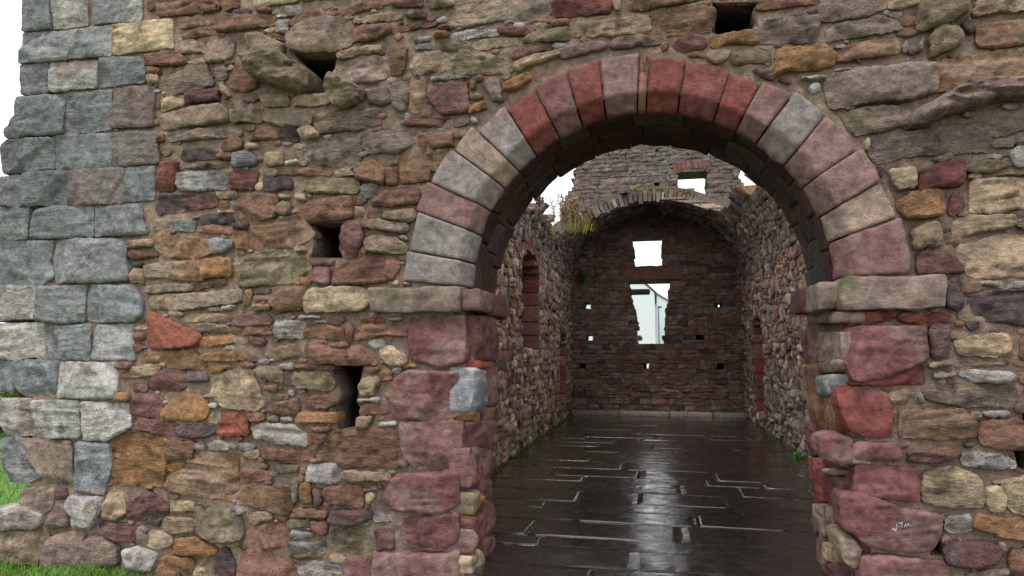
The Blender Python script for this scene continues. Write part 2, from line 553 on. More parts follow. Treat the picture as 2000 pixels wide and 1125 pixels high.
SLAB_DATA='''
yQ -308,376 -297,383 -281,382 -256,365 -257,353 -267,351 -284,358 -303,365
yQ -240,351 -235,360 -225,356 -213,348 -214,342 -228,335 -233,336 -239,345
eQL 163,295 165,303 180,310 193,317 211,318 235,319 234,306 209,308 200,304 180,299 174,294
'''


# ------------------------------------------------------------------ numpy noise
def _h(ix, iy, iz, s):
    n = (ix * 374761393 + iy * 668265263 + iz * 2147483647 + s * 1274126177) & 0xffffffff
    n = ((n ^ (n >> 13)) * 1274126177) & 0xffffffff
    n = ((n ^ (n >> 16)) * 2246822519) & 0xffffffff
    return ((n ^ (n >> 15)) & 0xffff) / 32767.5 - 1.0
def vn(p, s=0):
    f = np.floor(p); i = f.astype(np.int64); t = p - f; t = t * t * (3 - 2 * t)
    x, y, z = i[:, 0], i[:, 1], i[:, 2]; a, b, c = t[:, 0], t[:, 1], t[:, 2]
    def L(q, w, k): return q + (w - q) * k
    return L(L(L(_h(x, y, z, s), _h(x+1, y, z, s), a), L(_h(x, y+1, z, s), _h(x+1, y+1, z, s), a), b),
             L(L(_h(x, y, z+1, s), _h(x+1, y, z+1, s), a), L(_h(x, y+1, z+1, s), _h(x+1, y+1, z+1, s), a), b), c)
def fbm(p, o=3, s=0):
    v = 0; a = 1.0; n = 0
    for k in range(o):
        v = v + a * vn(p * (2.03 ** k), s + k * 17); n += a; a *= 0.5
    return v / n
def sstep(a, b, x):
    t = np.clip((x - a) / (b - a), 0, 1); return t * t * (3 - 2 * t)

# ------------------------------------------------------------------ mesh helpers
def mesh(name, V, faces, col=None, smooth=True):
    """faces: list of int arrays (n,3) or (n,4)"""
    me = bpy.data.meshes.new(name)
    me.vertices.add(len(V)); me.vertices.foreach_set('co', np.ascontiguousarray(V, dtype=np.float32).ravel())
    faces = [np.asarray(f, dtype=np.int32) for f in faces if len(f)]
    loops = np.concatenate([f.ravel() for f in faces])
    tot = np.concatenate([np.full(len(f), f.shape[1], dtype=np.int32) for f in faces])
    st = np.concatenate([[0], np.cumsum(tot)[:-1]]).astype(np.int32)
    me.loops.add(len(loops)); me.loops.foreach_set('vertex_index', loops)
    me.polygons.add(len(tot)); me.polygons.foreach_set('loop_start', st); me.polygons.foreach_set('loop_total', tot)
    me.polygons.foreach_set('use_smooth', np.full(len(tot), smooth))
    me.update(calc_edges=True)
    if col is not None:
        at = me.color_attributes.new('Col', 'FLOAT_COLOR', 'POINT')
        c4 = np.ones((len(V), 4), dtype=np.float32); c4[:, :3] = col
        at.data.foreach_set('color', c4.ravel())
    return me
def obj(name, me, m=None, parent=None, kind=None, local=True):
    o = bpy.data.objects.new(name, me); C.objects.link(o)
    if m: me.materials.append(m)
    if local and parent is not None and len(me.vertices):      # put the origin at the piece's own middle
        co = np.empty(len(me.vertices) * 3, dtype=np.float32); me.vertices.foreach_get('co', co)
        co = co.reshape(-1, 3); c = co.mean(0); me.vertices.foreach_set('co', (co - c).ravel()); me.update()
        base = np.zeros(3); q = parent
        while q is not None: base = base + np.array(q.location); q = q.parent
        o.location = c - base
    elif parent is not None and any(parent.location):
        co = np.empty(len(me.vertices) * 3, dtype=np.float32); me.vertices.foreach_get('co', co)
        co = co.reshape(-1, 3) - np.array(parent.location, dtype=np.float32); me.vertices.foreach_set('co', co.ravel()); me.update()
    o.parent = parent
    if kind: o['kind'] = kind
    return o
def thing(name, label, cat, loc=(0, 0, 0), group=None):
    o = bpy.data.objects.new(name, None); C.objects.link(o); o.location = loc
    o['label'] = label; o['category'] = cat
    if group: o['group'] = group
    return o
def tag(o, label, cat, group=None):
    o['label'] = label; o['category'] = cat
    if group: o['group'] = group
    return o
def join(parts):
    """parts: list of (V, faces, col) -> one"""
    Vs, Fs, Cs, n = [], [], [], 0
    for V, F, c in parts:
        Vs.append(V); Cs.append(c); Fs += [np.asarray(f) + n for f in F if len(f)]; n += len(V)
    q = [f for f in Fs if f.shape[1] == 4]; t = [f for f in Fs if f.shape[1] == 3]
    out = []
    if q: out.append(np.concatenate(q))
    if t: out.append(np.concatenate(t))
    return np.concatenate(Vs), out, np.concatenate(Cs)
def box(a, b, col=(.3, .25, .2)):
    (x0, y0, z0), (x1, y1, z1) = a, b
    V = np.array([(x0,y0,z0),(x1,y0,z0),(x1,y1,z0),(x0,y1,z0),(x0,y0,z1),(x1,y0,z1),(x1,y1,z1),(x0,y1,z1)], float)
    F = [np.array([(0,3,2,1),(4,5,6,7),(0,1,5,4),(1,2,6,5),(2,3,7,6),(3,0,4,7)])]
    return V, F, np.tile(np.array(col, float), (8, 1))

# ------------------------------------------------------------------ materials
def lin(c):
    c = np.array(c, float) / 255.0
    return np.where(c <= 0.04045, c / 12.92, ((c + 0.055) / 1.055) ** 2.4)
def new_mat(name):
    m = bpy.data.materials.new(name); m.use_nodes = True
    n = m.node_tree; n.nodes.clear()
    o = n.nodes.new('ShaderNodeOutputMaterial'); b = n.nodes.new('ShaderNodeBsdfPrincipled')
    n.links.new(b.outputs[0], o.inputs['Surface'])
    return m, n, b
def noise_node(n, vec, scale, detail=4, rough=0.6):
    t = n.nodes.new('ShaderNodeTexNoise'); t.inputs['Scale'].default_value = scale
    t.inputs['Detail'].default_value = detail; t.inputs['Roughness'].default_value = rough
    n.links.new(vec, t.inputs['Vector']); return t.outputs['Fac']
def maprange(n, v, a, b, c, d):
    t = n.nodes.new('ShaderNodeMapRange'); n.links.new(v, t.inputs[0])
    for k, x in enumerate((a, b, c, d)): t.inputs[k + 1].default_value = x
    return t.outputs[0]
def mathn(n, op, a, b):
    t = n.nodes.new('ShaderNodeMath'); t.operation = op
    for k, x in enumerate((a, b)):
        if isinstance(x, (int, float)): t.inputs[k].default_value = x
        else: n.links.new(x, t.inputs[k])
    return t.outputs[0]
def stone_mat(name, fine=90.0, strata=1.0, bump=0.55, pale=0.25, rough=0.85, dist=0.012):
    m, n, b = new_mat(name)
    at = n.nodes.new('ShaderNodeAttribute'); at.attribute_name = 'Col'
    g = n.nodes.new('ShaderNodeNewGeometry'); P = g.outputs['Position']
    mp = n.nodes.new('ShaderNodeMapping'); mp.inputs['Scale'].default_value = (1, 1, 4.2); n.links.new(P, mp.inputs['Vector'])
    oi = n.nodes.new('ShaderNodeObjectInfo'); rv = oi.outputs['Random']
    va = n.nodes.new('ShaderNodeVectorMath'); va.operation = 'SCALE'; va.inputs[0].default_value = (37, 53, 71); n.links.new(rv, va.inputs['Scale'])
    vb = n.nodes.new('ShaderNodeVectorMath'); vb.operation = 'ADD'; n.links.new(P, vb.inputs[0]); n.links.new(va.outputs[0], vb.inputs[1])
    n.links.new(vb.outputs[0], mp.inputs['Vector']); P = vb.outputs[0]
    n_f = noise_node(n, P, fine, 5, 0.7); n_m = noise_node(n, P, 17, 5, 0.65); n_s = noise_node(n, mp.outputs[0], 13, 5, 0.7)
    n_p = noise_node(n, P, 6.5, 6, 0.75)
    k = mathn(n, 'MULTIPLY', maprange(n, n_f, 0.25, 0.75, 0.8, 1.2), maprange(n, n_m, 0.28, 0.72, 0.52, 1.48))
    r2 = mathn(n, 'FRACT', mathn(n, 'MULTIPLY', rv, 7.31), 0.0)
    sfac = mathn(n, 'MULTIPLY', mathn(n, 'SUBTRACT', n_s, 0.5), mathn(n, 'MULTIPLY', maprange(n, r2, 0.4, 0.95, 0.0, 2.4), strata))
    k = mathn(n, 'MULTIPLY', k, mathn(n, 'ADD', 1.0, sfac))
    vo = n.nodes.new('ShaderNodeTexVoronoi'); vo.inputs['Scale'].default_value = 46; n.links.new(P, vo.inputs['Vector'])
    pit = mathn(n, 'MULTIPLY', maprange(n, vo.outputs['Distance'], 0.05, 0.28, 1.0, 0.0), maprange(n, mathn(n, 'FRACT', mathn(n, 'MULTIPLY', rv, 3.77), 0.0), 0.45, 0.8, 0.0, 1.0))
    pit = mathn(n, 'MULTIPLY', pit, maprange(n, n_m, 0.42, 0.58, 0.0, 1.0))
    k = mathn(n, 'MULTIPLY', k, mathn(n, 'SUBTRACT', 1.0, mathn(n, 'MULTIPLY', pit, 0.5)))
    if strata > 0:
        n_c = noise_node(n, mp.outputs[0], 5.5, 8, 0.8)
        k = mathn(n, 'MULTIPLY', k, maprange(n, n_c, 0.33, 0.43, 1 - 0.6 * strata, 1.0))
    mul = n.nodes.new('ShaderNodeVectorMath'); mul.operation = 'SCALE'
    n.links.new(at.outputs['Color'], mul.inputs[0]); n.links.new(k, mul.inputs['Scale'])
    mx = n.nodes.new('ShaderNodeMix'); mx.data_type = 'RGBA'
    n.links.new(maprange(n, n_p, 0.58, 0.74, 0.0, pale), mx.inputs['Factor'])
    n.links.new(mul.outputs[0], mx.inputs[6]); mx.inputs[7].default_value = (0.42, 0.40, 0.36, 1)
    n.links.new(mx.outputs[2], b.inputs['Base Color'])
    b.inputs['Roughness'].default_value = rough; b.inputs['Specular IOR Level'].default_value = 0.25
    h = mathn(n, 'ADD', mathn(n, 'MULTIPLY', n_f, 0.35), mathn(n, 'ADD', mathn(n, 'MULTIPLY', n_m, 0.9), mathn(n, 'SUBTRACT', mathn(n, 'MULTIPLY', sfac, 0.7), mathn(n, 'MULTIPLY', pit, 0.6))))
    bp = n.nodes.new('ShaderNodeBump'); bp.inputs['Strength'].default_value = bump; bp.inputs['Distance'].default_value = dist
    n.links.new(h, bp.inputs['Height']); n.links.new(bp.outputs[0], b.inputs['Normal'])
    return m
M_STONE = stone_mat('weathered_sandstone', 85, 0.65, 1.0, 0.20, dist=0.045)
M_ASHLAR = stone_mat('dressed_sandstone', 110, 0.35, 0.8, 0.18, dist=0.022)
M_MORTAR = stone_mat('lime_mortar', 130, 0.0, 0.9, 0.34, 0.95, dist=0.025)
M_INNER = stone_mat('chamber_rubble', 60, 0.5, 0.8, 0.12, dist=0.02)
def plain_mat(name, rough=0.7, spec=0.3, var=0.3, scale=12):
    m, n, b = new_mat(name)
    at = n.nodes.new('ShaderNodeAttribute'); at.attribute_name = 'Col'
    g = n.nodes.new('ShaderNodeNewGeometry')
    f = noise_node(n, g.outputs['Position'], scale, 5, 0.65)
    mul = n.nodes.new('ShaderNodeVectorMath'); mul.operation = 'SCALE'
    n.links.new(at.outputs['Color'], mul.inputs[0]); n.links.new(maprange(n, f, 0.25, 0.75, 1 - var, 1 + var), mul.inputs['Scale'])
    n.links.new(mul.outputs[0], b.inputs['Base Color'])
    b.inputs['Roughness'].default_value = rough; b.inputs['Specular IOR Level'].default_value = spec
    return m
M_LEAF = plain_mat('foliage', 0.6, 0.3, 0.25, 9)
M_MOSS = plain_mat('moss', 0.95, 0.1, 0.5, 40)
M_RENDER = plain_mat('white_render', 0.9, 0.2, 0.05, 3)
M_DARK = plain_mat('dark_paint', 0.5, 0.4, 0.1, 5)

# ------------------------------------------------------------------ palette (albedo)
GAIN = 1.25
PAL = {k: lin(v) * GAIN for k, v in dict(
    g=(126,127,130), q=(128,119,116), w=(162,156,154), c=(172,153,127), t=(149,127,108), e=(131,115,105),
    b=(120,92,70), k=(126,91,79), r=(114,64,59), R=(136,72,58), m=(107,72,70), p=(122,98,94),
    d=(76,65,70), o=(146,107,72), y=(124,110,90)).items()}
MORTAR = lin((128, 110, 97)) * GAIN

# ------------------------------------------------------------------ the stone builder
def resample(P, n):
    Q = np.vstack([P, P[:1]]); d = np.linalg.norm(np.diff(Q, axis=0), axis=1); s = np.concatenate([[0], np.cumsum(d)])
    t = np.arange(n) / n * s[-1]
    return np.stack([np.interp(t, s, Q[:, 0]), np.interp(t, s, Q[:, 1])], 1), s[-1]
def chaikin(P, k, q=0.25):
    for _ in range(k):
        N = np.roll(P, -1, 0); P = np.stack([P * (1 - q) + N * q, P * q + N * (1 - q)], 1).reshape(-1, 2)
    return P
def round_corners(P, r):
    A = np.roll(P, 1, 0); B = np.roll(P, -1, 0); out = []
    for a, p, b in zip(A, P, B):
        u, v = a - p, b - p; lu, lv = np.hypot(*u) + 1e-9, np.hypot(*v) + 1e-9
        q0 = p + u / lu * min(r, .32 * lu); q1 = p + v / lv * min(r, .32 * lv)
        out += [q0, (q0 + q1 + 2 * p) / 4 * .6 + (q0 + q1) / 2 * .4, q1]
    return np.array(out)
def area(P):
    x, y = P[:, 0], P[:, 1]; return 0.5 * np.sum(x * np.roll(y, -1) - np.roll(x, -1) * y)
def edge_dist(Q, P):
    A = P; B = np.roll(P, -1, 0); AB = B - A; L2 = (AB ** 2).sum(1) + 1e-12
    best = np.full(len(Q), 1e9)
    for i in range(len(A)):
        d = Q - A[i]; t = np.clip((d @ AB[i]) / L2[i], 0, 1); e = d - t[:, None] * AB[i]
        best = np.minimum(best, (e ** 2).sum(1))
    return np.sqrt(best)
def stone(poly, col, fmap, seed, h=0.015, proud=0.025, depth=0.07, bevel=0.025, lump=0.006, layer=0.004, rough=0.0,
          corner=1, wob=0.004, tilt=(0, 0), tint=0.16, nlim=(4, 60), side=1, grow=1.0, second=None, edge=0.68, terr=0.0, chips=0, lite=False, soft=False):
    """poly: outline in the wall's plane; fmap(u, v, w) -> xyz.  Returns V, faces, colours."""
    P = np.asarray(poly, float)
    if area(P) < 0: P = P[::-1]
    P = round_corners(P, (0.012, 0.022, 0.05)[min(corner, 2)])
    if corner >= 2: P = chaikin(P, 1, 0.25)
    per = np.linalg.norm(np.diff(np.vstack([P, P[:1]]), axis=0), axis=1).sum()
    c = P.mean(0); P = c + (P - c) * grow
    big, _ = resample(P, 240)
    lo, hi = big.min(0), big.max(0); ctr = (lo + hi) / 2; hs = (hi - lo) / 2 + 1e-6
    # the outline is cut into four sides at the points nearest its box's corners
    nb = (big - ctr) / hs
    ci = [int(np.argmax(nb @ np.array(q))) for q in ((-1, -1), (1, -1), (1, 1), (-1, 1))]
    st0 = ci[0]; rel = [(q - st0) % 240 for q in ci]
    if not (0 < rel[1] - 4 and rel[1] + 4 < rel[2] and rel[2] + 4 < rel[3] and rel[3] < 236): rel = [0, 60, 120, 180]
    nu = int(np.clip(round((hi - lo)[0] / h), *nlim)); nv = int(np.clip(round((hi - lo)[1] / h), *nlim))
    sd = np.array([[seed * 1.37, seed * 0.71, seed * 2.13]])
    tt_ = np.concatenate([rel[0] + (rel[1] - rel[0]) * np.arange(nu) / nu, rel[1] + (rel[2] - rel[1]) * np.arange(nv) / nv,
                          rel[2] + (rel[3] - rel[2]) * np.arange(nu) / nu, rel[3] + (240 - rel[3]) * np.arange(nv) / nv]) + st0
    bx = np.vstack([big, big, big[:1]])
    O = np.stack([np.interp(tt_, np.arange(481), bx[:, 0]), np.interp(tt_, np.arange(481), bx[:, 1])], 1)
    n = len(O)
    tgn = np.roll(O, -1, 0) - np.roll(O, 1, 0); nrm = np.stack([tgn[:, 1], -tgn[:, 0]], 1); nrm /= np.linalg.norm(nrm, axis=1)[:, None] + 1e-9
    O = O + nrm * (wob * 1.3 * vn(np.column_stack([O * 55, np.zeros(n)]) + sd * 3, 13))[:, None]
    if not lite: O = O + nrm * (wob * fbm(np.column_stack([O * 22, np.zeros(n)]) + sd, 2, seed % 97))[:, None] * 1.6
    bot, rig = O[:nu + 1], O[nu:nu + nv + 1]
    top, lef = O[nu + nv:2 * nu + nv + 1][::-1], np.vstack([O[2 * nu + nv:], O[:1]])[::-1]
    a = np.linspace(0, 1, nu + 1)[None, :, None]; b = np.linspace(0, 1, nv + 1)[:, None, None]
    G = (1 - b) * bot[None] + b * top[None] + (1 - a) * lef[:, None] + a * rig[:, None] \
        - ((1 - a) * (1 - b) * bot[0] + a * (1 - b) * bot[-1] + (1 - a) * b * top[0] + a * b * top[-1])
    F2 = G.reshape(-1, 2); W_ = nu + 1
    rim = np.concatenate([np.arange(nu), np.arange(nv) * W_ + nu, nv * W_ + np.arange(nu, 0, -1), np.arange(nv, 0, -1) * W_])
    d = edge_dist(F2, O); d[rim] = 0
    inr = d.max()
    t = np.clip(d / min(bevel, inr * 0.8 + 1e-6), 0, 1); prof = np.sqrt(np.clip(1 - (1 - t) ** 2, 0, 1))
    uv = (F2 - c)
    w = proud * (edge + (1 - edge) * prof) + prof * (tilt[0] * uv[:, 0] + tilt[1] * uv[:, 1])
    p3 = np.column_stack([F2, np.full(len(F2), seed * 0.173)])
    w = w + prof ** 0.5 * lump * 1.6 * fbm(p3 * 9.0, 1 if lite else 3, seed % 89)
    if layer:
        dip = 0.12 * math.sin(seed * 1.7)
        vv = F2[:, 1] + dip * F2[:, 0] + 0.012 * vn(p3 * 5, 5)
        lay = vn(np.column_stack([F2[:, 0] * 3.2, vv * 42, p3[:, 2]]), seed % 83) + 0.6 * vn(np.column_stack([F2[:, 0] * 6, vv * 90, p3[:, 2]]), seed % 71)
        w = w + np.clip(prof * 1.5, 0, 1) * layer * lay
    else: lay = np.zeros(len(F2))
    if chips:
        cr_ = np.random.RandomState(seed % 100000); hs2 = (hi - lo) / 2
        for kk in range(chips):
            a_ = cr_.uniform(0, 2 * math.pi); dv = np.array((math.cos(a_), math.sin(a_)))
            ext = abs(dv[0]) * hs2[0] + abs(dv[1]) * hs2[1]
            off = ext * cr_.uniform(.05, .75); sl = cr_.uniform(.12, .75)
            w = np.minimum(w, w * .25 + .75 * proud * 1.12 - sl * ((F2 - ctr) @ dv - off) + .004 * vn(p3 * 30, kk))
        w = np.maximum(w, np.minimum(.2 * proud, .006))
    if terr and not lite:
        q = 2.6 * fbm(np.column_stack([F2[:, 0] * 5.5, F2[:, 1] * 10.0, p3[:, 2]]), 3, seed % 59) + 0.5 * (F2[:, 1] - c[1]) / max(inr, .02)
        fq = q - np.floor(q); w = w + np.clip(prof * 1.4, 0, 1) * terr * (np.floor(q) + sstep(0.35, 0.65, fq)) * 0.8
    if rough: w = w + prof * rough * (1.0 - 2.2 * np.abs(fbm(p3 * 14, 3, seed % 67)))
    Vs = [fmap(F2[:, 0], F2[:, 1], w)]
    nf = len(F2)
    ii = (np.arange(nv)[:, None] * W_ + np.arange(nu)[None]).ravel()
    faces = [np.stack([ii, ii + 1, ii + W_ + 1, ii + W_], 1)]
    i = np.arange(n); j = (i + 1) % n
    w0 = w[rim]
    if soft: prev = rim; base = nf
    else: Vs.append(fmap(O[:, 0], O[:, 1], w0)); prev = nf + i; base = nf + n
    for s in range(1, side + 1):
        f = s / side
        Q = O + nrm * 0.003 if lite else O + nrm * (0.003 + 0.004 * fbm(np.column_stack([O * 14, np.full(n, f * 5.0)]) + sd, 2, 3))[:, None]
        Vs.append(fmap(Q[:, 0], Q[:, 1], w0 * (1 - f) - depth * f))
        cur = base + i
        faces.append(np.stack([prev[j], prev[i], cur[i], cur[j]], 1)); prev = cur; base += n
    V = np.vstack(Vs)
    q3 = V * 1.0
    if lite: return V, [np.vstack(faces)], np.clip(np.asarray(col)[None] * (1 + tint * 1.9 * vn(q3 * 9 + seed, 11))[:, None], .005, .85)
    nA = fbm(q3 * 7 + seed, 3, 11); nB = fbm(q3 * 3.1 + seed * 3.1, 3, 23)
    cc = np.asarray(col)[None] * (1 + tint * 1.9 * nA)[:, None]
    if second is not None:
        mk_ = sstep(0.02, 0.22, nB)[:, None] * 0.7; cc = cc * (1 - mk_) + np.asarray(second)[None] * mk_
    cc[:nf] *= (1 + 0.20 * lay)[:, None]
    if fmap is front: cc = cc * weather(V[:, 0], V[:, 2])[:, None]
    cc *= (1 - 0.45 * sstep(.22, .5, fbm(q3 * 12 + seed * 1.9, 3, 61)))[:, None]
    return V, [np.vstack(faces)], np.clip(cc, 0.005, 0.85)
def rot_winding(part):
    V, F, c = part; return V, [np.asarray(f)[:, ::-1] for f in F], c

def weather(x, z):
    q = np.column_stack([x * 2.6, z * .42, np.zeros_like(x)]); r = np.column_stack([x * .55, z * .6, np.ones_like(x)])
    return (1 + .20 * fbm(q, 3, 71) + .22 * fbm(r, 2, 73))
def front(u, v, w): return np.stack([u, -w, v], 1)
def parse(line):
    a = line.split(); return a[0], np.array([[float(x) for x in p.split(',')] for p in a[1:]]) / 100.0
def rows_of(txt): return [parse(l) for l in txt.strip().split('\n')]

# ------------------------------------------------------------------ the outside ground
def ground_z(x, y):
    d = np.maximum(0, -x - 2.0)
    return -0.36 + 0.14 * np.clip((d - 1.0) / 1.4, 0, 1) - .02 * np.clip(d - 2.4, 0, 3) + 0.05 * np.sin(x * 0.7) * np.sin(y * 0.5) * np.clip((np.abs(x) + np.abs(y)) / 10, 0, 1)
def build_ground():
    xs = np.concatenate([np.linspace(-600, -30, 14), np.linspace(-26, 26, 105), np.linspace(30, 600, 14)])
    ys = np.concatenate([np.linspace(-300, -30, 10), np.linspace(-26, 40, 130), np.linspace(45, 900, 18)])
    X, Y = np.meshgrid(xs, ys); V = np.column_stack([X.ravel(), Y.ravel(), ground_z(X.ravel(), Y.ravel())])
    inside = (V[:, 0] > -2.6) & (V[:, 0] < 2.6) & (V[:, 1] > -0.6) & (V[:, 1] < 13)
    V[inside, 2] = np.minimum(V[inside, 2], -0.36)
    nx = len(xs); ii = np.arange(len(ys) - 1)[:, None] * nx + np.arange(nx - 1)[None]
    ii = ii.ravel(); F = np.stack([ii, ii + 1, ii + nx + 1, ii + nx], 1)
    m, n, b = new_mat('turf'); g = n.nodes.new('ShaderNodeNewGeometry')
    f1 = noise_node(n, g.outputs['Position'], 1.2, 6, 0.7); f2 = noise_node(n, g.outputs['Position'], 45, 4, 0.7)
    rp = n.nodes.new('ShaderNodeValToRGB'); e = rp.color_ramp.elements
    e[0].position = 0.3; e[0].color = (0.035, 0.10, 0.012, 1); e[1].position = 0.72; e[1].color = (0.11, 0.22, 0.03, 1)
    n.links.new(mathn(n, 'ADD', mathn(n, 'MULTIPLY', f1, 0.6), mathn(n, 'MULTIPLY', f2, 0.4)), rp.inputs['Fac'])
    n.links.new(rp.outputs['Color'], b.inputs['Base Color']); b.inputs['Roughness'].default_value = 0.9
    o = obj('ground', mesh('ground', V, [F]), m); o['kind'] = 'structure'
    return o
build_ground()
def build_added_ground():  # added ground out of view, dull brown to cut green and upward bounce
    xs = np.linspace(-2.3, 9, 60); ys = np.linspace(-16, -.02, 60); X, Y = np.meshgrid(xs, ys); x, y = X.ravel().copy(), Y.ravel()
    e = x < -2.2; x[e] += .35 * vn(np.column_stack([y[e] * 1.3, y[e] * 0, y[e] * 0]), 3) 
    z = ground_z(x, y) + .03 + .012 * vn(np.column_stack([x * 3, y * 3, x * 0]), 5)
    z[e] -= .12
    ii = (np.arange(59)[:, None] * 60 + np.arange(59)[None]).ravel(); F = np.stack([ii, ii + 1, ii + 61, ii + 60], 1)
    col = np.array((.10, .084, .070))[None] * (1 + .3 * fbm(np.column_stack([x * 2, y * 2, x * 0]), 3, 9))[:, None]
    o = obj('added_bounce_ground', mesh('added_bounce_ground', np.column_stack([x, y, z]), [F], col), M_MORTAR); o['kind'] = 'structure'
build_added_ground()

# ------------------------------------------------------------------ front wall
T = 0.90                                   # thickness at the arch
AX, AZ, R0, R1 = -0.065, 1.98, 1.235, 1.315  # arch centre, soffit radius, face radius
XL, XR = AX - R0, AX + R0
wall = thing('ruined_wall', 'tall rubble stone wall with round arched doorway and grey corner blocks', 'wall', (0, 0, 0))
holes = [p for _, p in rows_of(HOLE_DATA)]
def in_poly(x, z, P):
    ins = np.zeros(len(x), bool); j = len(P) - 1
    for i in range(len(P)):
        a, b = P[i], P[j]
        cnd = ((a[1] > z) != (b[1] > z))
        with np.errstate(divide='ignore', invalid='ignore'):
            xx = (b[0] - a[0]) * (z - a[1]) / (b[1] - a[1] + 1e-12) + a[0]
        ins ^= cnd & (x < xx); j = i
    return ins
ZTOP, XRIGHT, XLEFT = 5.6, 3.6, -4.95
def build_core():
    parts = []
    st = 0.022
    xs = np.arange(XLEFT, XRIGHT + st, st); zs = np.arange(-0.55, ZTOP + st, st)
    X, Z = np.meshgrid(xs, zs); x, z = X.ravel(), Z.ravel()
    p = np.column_stack([x, z, np.zeros_like(x)])
    w = -0.007 + 0.024 * fbm(p * 3.2, 3, 1) + 0.013 * fbm(p * 20, 3, 2)
    # the joints are pointed fuller in some places than in others
    nx = len(xs)
    ii = (np.arange(len(zs) - 1)[:, None] * nx + np.arange(nx - 1)[None]).ravel()
    cx, cz = x[ii] + st / 2, z[ii] + st / 2
    r = np.hypot(cx - AX, cz - AZ)
    cut = ((cz > AZ) & (r < R1 + 0.12)) | ((cz <= AZ) & (cx > XL - 0.10) & (cx < XR + 0.10))
    for H in holes: cut |= in_poly(cx, cz, H.mean(0) + (H - H.mean(0)) * 1.08)
    # broken top of the wall
    F = np.stack([ii, ii + 1, ii + nx + 1, ii + nx], 1)[~cut]
    V = np.column_stack([x, -w, z])
    col = MORTAR[None] * (1 + 0.22 * fbm(p * 3, 3, 4) + 0.16 * fbm(p * 30, 2, 5))[:, None] * weather(x, z)[:, None]
    parts.append((V, [F], col))
    mc = tuple(MORTAR * 0.9)
    # solid wall behind the pointing: slabs between its front and its back
    YF, YB = 0.03, T
    def b(a, c): parts.append(box(a, c, mc))
    hb = []
    ang = np.linspace(0, math.pi, 41)
    # left and right masses and the mass over the arch, the holes left open as tubes
    def slab(x0, x1, z0, z1):
        # the slab starts behind the putlog holes where it meets one
        step = 0.25
        n_x = max(1, int(round((x1 - x0) / step))); n_z = max(1, int(round((z1 - z0) / step)))
        for i in range(n_x):
            for k in range(n_z):
                a0, a1 = x0 + (x1 - x0) * i / n_x, x0 + (x1 - x0) * (i + 1) / n_x
                c0, c1 = z0 + (z1 - z0) * k / n_z, z0 + (z1 - z0) * (k + 1) / n_z
                y = YF; cc_ = mc
                for H in holes:
                    lo, hi = H.min(0) - 0.02, H.max(0) + 0.02
                    if a1 > lo[0] and a0 < hi[0] and c1 > lo[1] and c0 < hi[1]: y = 0.78; cc_ = (.03, .024, .02)  # back of the hole coloured near-black to stand for its deep shade
                parts.append(box((a0, y, c0), (a1, YB, c1), cc_))
    slab(XLEFT, XL - 0.04, -0.55, AZ); slab(XR + 0.04, XRIGHT, -0.55, AZ)
    slab(XLEFT, AX - 1.5, AZ, ZTOP); slab(AX + 1.5, XRIGHT, AZ, ZTOP); slab(AX - 1.5, AX + 1.5, AZ + 1.5, ZTOP)
    # spandrels round the arch ring
    Rm = R0 + 0.11
    for q in range(40):
        a0, a1 = ang[q], ang[q + 1]
        pts = []
        for a in (a0, a1):
            ca, sa = math.cos(a), math.sin(a)
            k = 1.5 / max(abs(ca), abs(sa))
            pts.append(((AX + Rm * ca, AZ + Rm * sa), (AX + k * ca, AZ + k * sa)))
        (i0, o0), (i1, o1) = pts
        V = np.array([(i0[0], YF, i0[1]), (o0[0], YF, o0[1]), (o1[0], YF, o1[1]), (i1[0], YF, i1[1]),
                      (i0[0], YB, i0[1]), (o0[0], YB, o0[1]), (o1[0], YB, o1[1]), (i1[0], YB, i1[1])])
        Fq = np.array([(0,1,2,3),(7,6,5,4),(0,3,7,4),(1,5,6,2)])
        parts.append((V, [Fq], np.tile(np.array(mc), (8, 1))))
    na, nr_ = 160, 14
    A_, Rr = np.meshgrid(np.linspace(0, math.pi, na), np.linspace(R1 + .015, 1.66, nr_)); A_, Rr = A_.ravel(), Rr.ravel()
    Vx, Vz = AX + Rr * np.cos(A_), AZ + Rr * np.sin(A_); pq = np.column_stack([Vx, Vz, Vx * 0])
    i2 = (np.arange(nr_ - 1)[:, None] * na + np.arange(na - 1)[None]).ravel()
    parts.append((np.column_stack([Vx, .006 - .010 * fbm(pq * 9, 2, 8) + np.where(Rr < R1 - .01, .05, 0), Vz]), [np.stack([i2, i2 + na, i2 + na + 1, i2 + 1], 1)], MORTAR[None] * (1 + .3 * fbm(pq * 6, 2, 4))[:, None]))
    # the sides of the putlog holes, their inner shade put into the colour
    for H in holes:
        n = len(H); c = H.mean(0)
        V = []
        for (yy, s) in ((0.02, 1.32), (-0.004, 0.98), (0.25, 0.97), (0.5, 0.95), (0.77, 0.93)):
            for q in H: V.append((c[0] + (q[0] - c[0]) * s, yy, c[1] + (q[1] - c[1]) * s))
        V = np.array(V); i = np.arange(n); j = (i + 1) % n
        Fq = np.vstack([np.stack([k * n + i, k * n + j, (k + 1) * n + j, (k + 1) * n + i], 1) for k in range(4)])
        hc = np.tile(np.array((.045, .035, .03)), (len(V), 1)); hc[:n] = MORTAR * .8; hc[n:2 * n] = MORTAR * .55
        parts.append((V, [Fq], hc))
    return join(parts)
V, F, c = build_core()
obj('mortar_core', mesh('mortar_core', V, F, c), M_MORTAR, wall, local=False)

